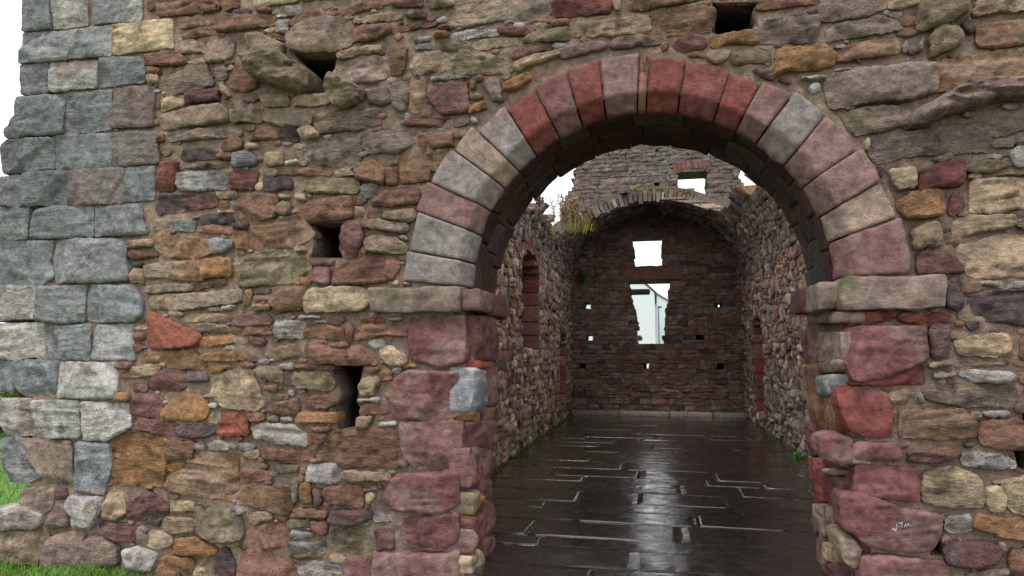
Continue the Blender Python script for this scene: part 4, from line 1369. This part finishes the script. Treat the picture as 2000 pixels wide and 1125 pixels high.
for q in range(9):       # red relieving arch over the gable window
    a0 = .52 + (1.45 - .52) * q / 9; z_ = 6.04 + .07 * math.sin(math.pi * (q + .5) / 9)
    seed += 1; V, F, c = block((a0 + .008, YB0 - .04, z_), (a0 + .095, YB0 + .5, z_ + .2), jig(PAL['k'] * .5 + PAL['r'] * .2, .2), seed, bev=.012, lump=.004, h=.07); obj('arch_stone', mesh('arch_stone', V, F, c), M_INNER, end)
for (x0, x1, z0, z1) in ((1.40, 1.56, 2.55, 2.8), (.9, 1.25, 1.75, 2.05), (1.4, 1.7, 1.0, 1.32), (-1.95, -1.76, 1.05, 1.3), (-.34, -.225, 1.1, 1.35)):
    V, F, c = box((x0, YB0 + .5, z0), (x1, YB0 + .74, z1), PAL['d'] * .5); obj('blocking_stone', mesh('blocking_stone', V, F, c, smooth=False), M_INNER, end)
seed += 1; V, F, c = block((-.62, YB0 - .1, 2.98), (-.10, YB0 + .3, 3.10), PAL['d'], seed, bev=.03, h=.05); obj('projecting_stone', mesh('projecting_stone', V, F, c), M_INNER, end)
for x0, x1 in ((-2.08, -.9), (-.89, .3), (.31, 1.3), (1.31, 2.08)):
    seed += 1; V, F, c = block((x0, YB0 - .38, -.03), (x1, YB0 - .01, .10), jig(PAL['q'], .08) * .9, seed, bev=.03, h=.08, second=ALG); obj('plinth_stone', mesh('plinth_stone', V, F, c), M_INNER, end)

# --- what is left of the barrel vault
vault = thing('barrel_vault', 'broken stub of stone barrel vault with mossy edge before the end wall', 'vault', (0, 11, SPR))
vrnd = random.Random(11)
def vpt(th, r, y):
    nx, nz = math.cos(th) / VA, math.sin(th) / VB; L = math.hypot(nx, nz)
    return VA * math.cos(th) + r * nx / L, y, SPR + VB * math.sin(th) + r * nz / L
rows_y = [10.72, 11.1, 11.5, 11.9, 12.3, YB0 + .05]
for ri in range(5):
    th = .50
    while th < math.pi - .50:
        dt = vrnd.uniform(.032, .056)
        y0 = rows_y[ri] + (vrnd.uniform(-.10, .08) if ri == 0 else 0); y1 = rows_y[ri + 1] - .004
        r0 = vrnd.uniform(-.03, .02); r1 = r0 + (.24 + vrnd.uniform(-.05, .07))
        a0, a1 = th + .004, min(th + dt, math.pi - .48) - .004
        vs = [vpt(a, r, y) for a in (a0, a1) for r in (r0, r1) for y in (y0, y1)]
        V = np.array(vs); V += np.array([[vrnd.uniform(-.012, .012) for _ in range(3)] for _ in range(8)])
        Fq = np.array([(0,1,3,2),(4,6,7,5),(0,4,5,1),(2,3,7,6),(0,2,6,4),(1,5,7,3)])
        ck = vrnd.choice('egetkewt' if ri == 0 else 'kdkmeb')
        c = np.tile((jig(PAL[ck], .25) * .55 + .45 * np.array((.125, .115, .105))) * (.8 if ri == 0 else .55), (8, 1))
        if ri == 0 and vrnd.random() < .25: c[[2, 6]] = ALG
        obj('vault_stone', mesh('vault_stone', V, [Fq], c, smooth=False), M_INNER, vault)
        th += dt
# rubble packed over the vault and behind the haunches
parts = []
for q in range(24):
    a0, a1 = .3 + (math.pi - .6) * q / 24, .3 + (math.pi - .6) * (q + 1) / 24
    vs = [vpt(a, r, y) for a in (a0, a1) for r in (.20, .36) for y in (10.85, YB0)]
    V = np.array(vs); parts.append((V, [np.array([(0,1,3,2),(4,6,7,5),(0,4,5,1),(2,3,7,6),(0,2,6,4),(1,5,7,3)])], np.tile(MORTAR * .6, (8, 1))))
V, F, c = join(parts); obj('vault_fill', mesh('vault_fill', V, F, c, smooth=False), M_INNER, vault, local=False)

for q in range(70):
    th = vrnd.choice((vrnd.uniform(.42, 1.0), vrnd.uniform(math.pi - 1.0, math.pi - .42), vrnd.uniform(.5, 2.6))); yy = vrnd.uniform(10.78, 11.5)
    x_, y_, z_ = vpt(th, .24 + vrnd.uniform(.0, .12), yy); sx, sy, sz = vrnd.uniform(.06, .17), vrnd.uniform(.06, .14), vrnd.uniform(.04, .09); seed += 1
    V, F, c = block((x_ - sx, y_ - sy, z_ - sz), (x_ + sx, y_ + sy, z_ + sz), jig(PAL[vrnd.choice('eeqg')], .2) * .6, seed, bev=.02, lump=.03, h=.06, layer=0)
    obj('loose_stone', mesh('loose_stone', V, F, c, smooth=False), M_INNER, vault)
# ------------------------------------------------------------------ wet flagged floor
def wet_mat():
    m, n, b = new_mat('wet_flagstone')
    at = n.nodes.new('ShaderNodeAttribute'); at.attribute_name = 'Col'
    g = n.nodes.new('ShaderNodeNewGeometry'); P = g.outputs['Position']
    f1 = noise_node(n, P, 1.3, 6, 0.65); f2 = noise_node(n, P, 9, 6, 0.7); f3 = noise_node(n, P, 60, 4, 0.7)
    mul = n.nodes.new('ShaderNodeVectorMath'); mul.operation = 'SCALE'
    n.links.new(at.outputs['Color'], mul.inputs[0])
    n.links.new(mathn(n, 'MULTIPLY', maprange(n, f2, .25, .75, .55, 1.45), maprange(n, f3, .25, .75, .7, 1.3)), mul.inputs['Scale'])
    n.links.new(mul.outputs[0], b.inputs['Base Color'])
    wet = mathn(n, 'ADD', mathn(n, 'MULTIPLY', f1, .75), mathn(n, 'MULTIPLY', f2, .25))
    n.links.new(maprange(n, f2, .3, .7, .20, .34), b.inputs['Roughness'])
    n.links.new(maprange(n, wet, .50, .64, 1.0, 0.25), b.inputs['Coat Weight']); n.links.new(maprange(n, f1, .4, .6, .03, .10), b.inputs['Coat Roughness']); b.inputs['Coat IOR'].default_value = 1.6; b.inputs['Coat Tint'].default_value = (1, 1, 1, 1)
    b.inputs['Specular IOR Level'].default_value = 0.26; b.inputs['IOR'].default_value = 1.5
    h = mathn(n, 'ADD', mathn(n, 'MULTIPLY', f2, 1.0), mathn(n, 'MULTIPLY', f3, .18))
    bp = n.nodes.new('ShaderNodeBump'); bp.inputs['Distance'].default_value = .012
    n.links.new(maprange(n, wet, .40, .58, .08, .42), bp.inputs['Strength'])
    n.links.new(h, bp.inputs['Height']); n.links.new(bp.outputs[0], b.inputs['Normal']); n.links.new(bp.outputs[0], b.inputs['Coat Normal'])
    return m
M_WET = wet_mat()
V, F, c = join([box((-2.14, .06, -.5), (2.16, YB0 + .1, -.004), (.03, .028, .026)), box((XL + .03, -.10, -.5), (XR - .03, .06, -.004), (.03, .028, .026))])
fl = obj('floor', mesh('floor', V, F, c, smooth=False), M_WET); fl['kind'] = 'structure'
frn = random.Random(21)
def m_floor(u, v, w): return np.stack([u, v, w], 1)
y = -.08; sd = 20000
while y < YB0 - .4:
    d = frn.uniform(.28, .66); d = min(d, YB0 - .3 - y)
    if d < .12: break
    x = -2.1 - frn.uniform(0, .5)
    while x < 2.1:
        l = frn.uniform(.45, 1.45); x0, x1 = max(x, -2.1), min(x + l, 2.12)
        if 2.12 - x1 < .3: x1 = 2.12
        x = max(x1, x + .1) if x1 > -1.75 else x
        if x1 <= -1.75: x = -2.1; continue
        if y < T + .05:
            x0, x1 = max(x0, XL - .02), min(x1, XR + .02)
            if x1 - x0 < .03: continue
        sd += 1
        col = np.array((.0125, .0095, .008)) * frn.uniform(.6, 1.5)
        if x0 < -1.4: col = col * .6 + np.array((.030, .038, .014)) * .4
        P = quad_poly(x0, x1, y, y + d, frn, j=.012, g=.003)
        V, F, c = stone(P, col, m_floor, sd, h=.05, proud=frn.uniform(.001, .006), depth=.05, bevel=.016, lump=.0022, edge=.35, soft=True, layer=0, corner=0, wob=.0025, tilt=(frn.uniform(-.004, .004), frn.uniform(-.006, .006)), tint=.25, nlim=(5, 16))
        obj('flagstone', mesh('flagstone', V, F, np.clip(c, .003, 1), smooth=frn.random() < .38), M_WET, fl)
    y += d

# ------------------------------------------------------------------ vegetation
def blades(pts, hgt, wid, lean, col, rnd, seg=3, colv=.25):
    """grass-like blades: tapered, bent strips"""
    n = len(pts); pts = np.asarray(pts); rs = np.random.RandomState(rnd)
    az = rs.uniform(0, 2 * math.pi, n); H = hgt * rs.uniform(.5, 1.15, n) * (1 + .45 * vn(pts * 3.1, 8)); ln = lean * rs.uniform(.2, 1.3, n) * H
    dx, dy = np.cos(az), np.sin(az); px, py = -dy, dx
    Vs = []
    for k in range(seg + 1):
        t = k / seg; w = wid * (1 - t) ** .7 * .5 + .0004
        base = pts + np.column_stack([dx * ln * t * t, dy * ln * t * t, H * (t - .18 * t * t)])
        Vs.append(base + np.column_stack([px * w, py * w, np.zeros(n)])); Vs.append(base - np.column_stack([px * w, py * w, np.zeros(n)]))
    V = np.stack(Vs, 1).reshape(-1, 3); m_ = 2 * (seg + 1)
    i = np.arange(n) * m_
    F = np.vstack([np.stack([i + 2*k, i + 2*k + 1, i + 2*k + 3, i + 2*k + 2], 1) for k in range(seg)])
    cc = np.asarray(col)[None] * (1 + colv * rs.uniform(-1, 1, (n, 1))) * (1 + .12 * rs.uniform(-1, 1, (n, 3)))
    dry = rs.uniform(0, 1, n) < .07; cc[dry] = np.array((.30, .25, .12)) * rs.uniform(.6, 1.1, (dry.sum(), 1))
    return V, [F], np.clip(np.repeat(cc, m_, 0), .003, .9)
rs = np.random.RandomState(4)
GR = np.array((.12, .27, .03))
n = 26000
gx = rs.uniform(-6.4, -2.2, n); gy = -np.abs(rs.normal(0, .55, n)) - .03; 
k = rs.uniform(0, 1, n) < np.clip((-gx - 3.1) / .6, .0, 1)
gx, gy = gx[k], gy[k]
pts = np.column_stack([gx, gy, ground_z(gx, gy) - .01])
g1 = blades(pts, .16, .006, .7, GR, 5)
gx = rs.uniform(-12, -5.0, 16000); gy = rs.uniform(-.3, 12, 16000); pts = np.column_stack([gx, gy, ground_z(gx, gy) - .01])
g2 = blades(pts, .14, .012, .6, GR * 1.1, 6)
V, F, c = join([g1, g2])
o = obj('grass', mesh('grass', V, F, c), M_LEAF); o['kind'] = 'stuff'
# dry stalks at the foot of the wall
px = np.concatenate([rs.normal(-3.28, .12, 34), rs.normal(-2.95, .12, 14)]); py = rs.uniform(-.25, -.06, len(px))
V, F, c = blades(np.column_stack([px, py, ground_z(px, py)]), .38, .005, .75, (.36, .27, .15), 9, seg=5)
o = obj('dry_grass_tuft', mesh('dry_grass_tuft', V, F, c), M_LEAF); tag(o, 'tuft of dry straw coloured stalks at the foot of the wall', 'grass tuft')

def leaves(center, rad, n, size, cols, sd, shell=.3):
    r_ = np.random.RandomState(sd); d = r_.normal(0, 1, (n, 3)); d /= np.linalg.norm(d, axis=1)[:, None]
    p = np.asarray(center) + d * np.asarray(rad) * (r_.uniform(shell, 1, (n, 1)) ** .6) * (1 + .35 * fbm(d * 2.2 + sd, 2, sd)[:, None])
    a = r_.normal(0, 1, (n, 3)); a /= np.linalg.norm(a, axis=1)[:, None]; b_ = np.cross(a, r_.normal(0, 1, (n, 3))); b_ /= np.linalg.norm(b_, axis=1)[:, None]
    s = size * r_.uniform(.6, 1.3, (n, 1))
    V = np.stack([p - a * s, p + b_ * s * .45, p + a * s, p - b_ * s * .45], 1).reshape(-1, 3)
    i = np.arange(n) * 4; F = np.stack([i, i + 1, i + 2, i + 3], 1)
    cols = np.asarray(cols); cc = cols[r_.randint(0, len(cols), n)] * r_.uniform(.75, 1.25, (n, 1))
    return V, [F], np.repeat(cc, 4, 0)
def tube(pts, r0, r1, col, n=6):
    pts = np.asarray(pts, float); m_ = len(pts); tg = np.gradient(pts, axis=0); tg /= np.linalg.norm(tg, axis=1)[:, None] + 1e-9
    ref = np.array((.3, .9, .2)); a = np.cross(tg, ref); a /= np.linalg.norm(a, axis=1)[:, None]; b_ = np.cross(tg, a)
    rr = np.linspace(r0, r1, m_); ang = np.arange(n) / n * 2 * math.pi
    V = (pts[:, None] + rr[:, None, None] * (np.cos(ang)[None, :, None] * a[:, None] + np.sin(ang)[None, :, None] * b_[:, None])).reshape(-1, 3)
    i = np.arange(n); j = (i + 1) % n
    F = np.vstack([np.stack([k*n + i, k*n + j, (k+1)*n + j, (k+1)*n + i], 1) for k in range(m_ - 1)])
    return V, [F], np.tile(np.asarray(col, float), (len(V), 1))

# shrubs beyond the grass at the left
for (x, y_, r_, cols, lab) in ((-14.2, 8.0, (1.5, 1.3, 1.0), ((.13, .18, .03), (.22, .22, .05), (.07, .12, .02)), 'yellow green shrub beyond the grass left of the corner blocks'),):
    t = thing('shrub', lab, 'shrub', (x, y_, -.25))
    V, F, c = leaves((x, y_, .75), r_, 5000, .07, cols, 3, .2); obj('foliage', mesh('foliage', V, F, c), M_LEAF, t)
    tp = [tube([(x, y_, -.25), (x + q * .3, y_ + .1 * q, .3), (x + q * .7, y_, .9)], .03, .01, (.08, .05, .03)) for q in (-1, -.3, .5, 1)]
    for q in tp: V, F, c = q; obj('stem', mesh('stem', V, F, c), M_LEAF, t)

# plants on the broken wall heads
def willowherb(base, n, hgt, spread, sd):
    r_ = random.Random(sd); st, fl_, lf = [], [], []
    for k in range(n):
        x, y_ = base[0] + r_.gauss(0, spread), base[1] + r_.gauss(0, spread * 1.6); H = hgt * r_.uniform(.55, 1.1); lx = r_.gauss(0, .12)
        P = [(x + lx * t * t, y_ + .05 * t, base[2] - .05 + H * t) for t in np.linspace(0, 1, 5)]
        st.append(tube(P, .006, .003, (.20, .07, .06), 4))
        for t in np.linspace(.25, .8, 9):
            q = (x + lx * t * t, y_ + .05 * t, base[2] + H * t); lf.append(leaves(q, (.05, .05, .03), 3, .035, ((.13, .19, .04), (.22, .20, .05), (.24, .11, .07)), r_.randint(0, 9999), .3))
        for t in np.linspace(.55, 1, 6):
            q = (x + lx * t * t, y_ + .05 * t, base[2] + H * t); fl_.append(leaves(q, (.035, .035, .03), 5, .016, ((.42, .20, .24), (.45, .28, .28), (.36, .22, .20)), r_.randint(0, 9999), .2))
    return join(st), join(lf), join(fl_)
def tall_blades(c0, n, hgt, sp, col, sd, wid=.014, lean=.25):
    r_ = np.random.RandomState(sd); P = np.column_stack([r_.normal(c0[0], sp, n), r_.normal(c0[1], sp * 1.6, n), np.full(n, c0[2])])
    return blades(P, hgt, wid, lean, col, sd, seg=4, colv=.35)
t = thing('willowherb_clump', 'clump of pink stemmed flowering weeds on the left wall head beside the vault', 'plant', (-1.78, 10.0, 4.2))
for nm, part in zip(('stem', 'foliage', 'flower'), willowherb((-1.75, 10.0, 4.2), 34, .95, .15, 4)):
    V, F, c = part; obj(nm if nm == 'foliage' else nm + '_mass', mesh(nm, V, F, c), M_LEAF, t, kind='stuff')
V, F, c = tall_blades((-1.72, 10.0, 4.15), 120, .6, .15, (.24, .27, .08), 77, .010, .5); obj('blade_mass', mesh('blade_mass', V, F, c), M_LEAF, t, kind='stuff')
# tall seeding grasses against the sky
P = np.column_stack([rs.normal(-1.98, .12, 34), rs.uniform(7.2, 9.8, 34), np.full(34, 3.95)])
V1, F1, c1 = blades(P, .85, .006, .22, (.20, .18, .12), 12, seg=4)
hd = [leaves((q[0], q[1], q[2] + .25 + .4 * rs.uniform()), (.05, .05, .13), 11, .016, ((.14, .12, .08), (.10, .10, .07)), int(rs.randint(9999)), .1) for q in P[:22]]
V, F, c = join([(V1, F1, c1)] + hd)
tag(obj('seeding_grass', mesh('seeding_grass', V, F, c), M_LEAF), 'thin grey seed heads standing against the sky on the left wall head', 'grass')
# yellow grass cushion and moss on the vault's edge
P = np.column_stack([rs.normal(-1.62, .10, 420), rs.normal(10.55, .14, 420), 4.33 + rs.normal(0, .05, 420)])
V, F, c = blades(P, .26, .012, 1.5, (.42, .37, .05), 13)
tag(obj('grass_cushion', mesh('grass_cushion', V, F, c), M_LEAF), 'yellow drooping grass cushion where the vault meets the left wall', 'grass')
mp = []
for th in list(np.linspace(1.15, 1.75, 16)) + [.62, .66, .72, .8, .86, 2.3]:
    x, y_, z = vpt(th + rs.uniform(-.02, .02), .30, 10.85 + rs.uniform(-.08, .1)); mp.append(leaves((x, y_, z), (.10, .10, .05), 90, .022, ((.20, .20, .05), (.12, .13, .03), (.28, .24, .06)), int(rs.randint(9999)), .0))
V, F, c = join(mp); obj('moss', mesh('moss', V, F, c), M_MOSS, vault, kind='stuff', local=False)
# fern and little weeds on the chamber walls
def weed(name, lab, cat, p, rad, n, size, cols, sd, droop=True):
    t = thing(name, lab, cat, p)
    V, F, c = leaves(p, rad, n, size, cols, sd, .1); obj('foliage', mesh('foliage', V, F, c), M_LEAF, t)
weed('fern', 'dark green fern growing high in the far left corner', 'fern', (-1.78, 12.45, 3.42), (.10, .06, .17), 130, .05, ((.04, .08, .03), (.05, .10, .04)), 31)
weed('wall_weed', 'bright green weed on the left wall above the niche', 'weed', (-1.86, 7.75, 3.68), (.06, .10, .12), 90, .035, ((.14, .20, .04), (.18, .20, .05)), 32)
weed('wall_weed', 'small bright green weed at the foot of the right wall', 'weed', (1.98, 6.0, .04), (.10, .12, .04), 90, .025, ((.10, .24, .03), (.08, .18, .03)), 33)
weed('wall_weed', 'reddish withered weed on top of the left wall beside the sky', 'weed', (-1.85, 6.3, 4.05), (.07, .22, .10), 130, .04, ((.20, .09, .05), (.16, .08, .05)), 34)
# green film of moss along the foot of the side walls
mp = []
for k in range(90):
    y_ = 1.2 + 11 * rs.uniform(); mp.append(leaves((-2.05 + rs.uniform(-.02, .05), y_, .015), (.06, .12, .02), 26, .014, ((.09, .11, .03), (.07, .10, .03), (.13, .14, .04)), int(rs.randint(9999)), .0))
for k in range(40):
    y_ = 4 + 6 * rs.uniform(); mp.append(leaves((2.06 + rs.uniform(-.05, .02), y_, .012), (.05, .10, .02), 20, .013, ((.12, .15, .03), (.09, .12, .03)), int(rs.randint(9999)), .0))
V, F, c = join(mp); o = obj('moss', mesh('moss', V, F, c), M_MOSS); o['kind'] = 'stuff'
# the purple ball caught in the yellow grass
bv = []
def uv_ball(c0, r, n=14):
    V, Fq = [], []
    for i in range(n + 1):
        for j in range(2 * n):
            a, b_ = math.pi * i / n, math.pi * j / n; V.append((c0[0] + r * math.sin(a) * math.cos(b_), c0[1] + r * math.sin(a) * math.sin(b_), c0[2] + r * math.cos(a)))
    for i in range(n):
        for j in range(2 * n): Fq.append((i*2*n + j, (i+1)*2*n + j, (i+1)*2*n + (j+1) % (2*n), i*2*n + (j+1) % (2*n)))
    return np.array(V), [np.array(Fq)]
V, F = uv_ball((-1.60, 10.35, 4.40), .062)
d = (V - V.mean(0)) @ np.array((.5, .2, .84)); c = np.where((np.abs(d) < .018)[:, None], np.array((.06, .03, .08))[None], np.array((.33, .12, .30))[None])
tag(obj('ball', mesh('ball', V, F, c), plain_mat('rubber', .4, .5, .1, 20)), 'small purple ball with a dark band lying in the yellow grass', 'ball')

# ------------------------------------------------------------------ white house and lamp beyond the end wall
house = thing('white_house', 'white rendered house seen through the lower opening of the end wall', 'house', (-4, 38, 0))
WHT = (.70, .74, .79)
def prism(poly_xz, y0, y1, col):
    n = len(poly_xz); V = np.array([(x, y0, z) for x, z in poly_xz] + [(x, y1, z) for x, z in poly_xz])
    F = [np.array([(i, (i + 1) % n, n + (i + 1) % n, n + i) for i in range(n)])]
    tri = [(0, i, i + 1) for i in range(1, n - 1)] + [(n, n + i + 1, n + i) for i in range(1, n - 1)]
    return V, F + [np.array(tri)], np.tile(np.array(col, float), (2 * n, 1))
V, F, c = prism([(-9.0, -.4), (.02, -.4), (.02, 5.05), (-4.5, 9.2), (-9.0, 5.05)], 36, 46, WHT); obj('wall', mesh('wall', V, F, c, smooth=False), M_RENDER, house)
V, F, c = prism([(.16, 5.0), (.16, 5.08), (-4.5, 9.35), (-4.5, 9.25)], 35.92, 46.2, (.20, .17, .16)); obj('roof', mesh('roof', V, F, c, smooth=False), M_DARK, house)
V, F, c = prism([(-9.2, 4.98), (-4.5, 9.25), (-4.5, 9.45), (-9.2, 5.12)], 35.75, 46.2, (.20, .17, .16)); obj('roof', mesh('roof', V, F, c, smooth=False), M_DARK, house)
house2 = thing('white_house', 'lower white house behind and right of the taller gable with a dark roof edge', 'house', (3, 44, 0))
V, F, c = prism([(-3, -.4), (5, -.4), (5, 2.6), (-.6, 6.15), (-3, 4.6)], 44.5, 53, (.68, .72, .78)); obj('wall', mesh('wall', V, F, c, smooth=False), M_RENDER, house2)
V, F, c = prism([(5.2, 2.5), (5.2, 2.6), (-.6, 6.28), (-.6, 6.18)], 44.42, 53.2, (.16, .14, .14)); obj('roof', mesh('roof', V, F, c, smooth=False), M_DARK, house2)
lamp = thing('street_lamp', 'thin dark street lamp standing before the white houses', 'lamp', (.22, 34.5, -.2))
V, F, c = tube([(.22, 34.5, -.2), (.22, 34.5, 2.0), (.22, 34.5, 4.1)], .035, .025, (.10, .10, .11), 8); obj('post', mesh('post', V, F, c), M_DARK, lamp)
V, F, c = block((.16, 34.44, 4.06), (.42, 34.56, 4.15), (.05, .05, .06), 5, bev=.04, lump=0, h=.08, layer=0); obj('lamp_head', mesh('lamp_head', V, F, c), M_DARK, lamp)
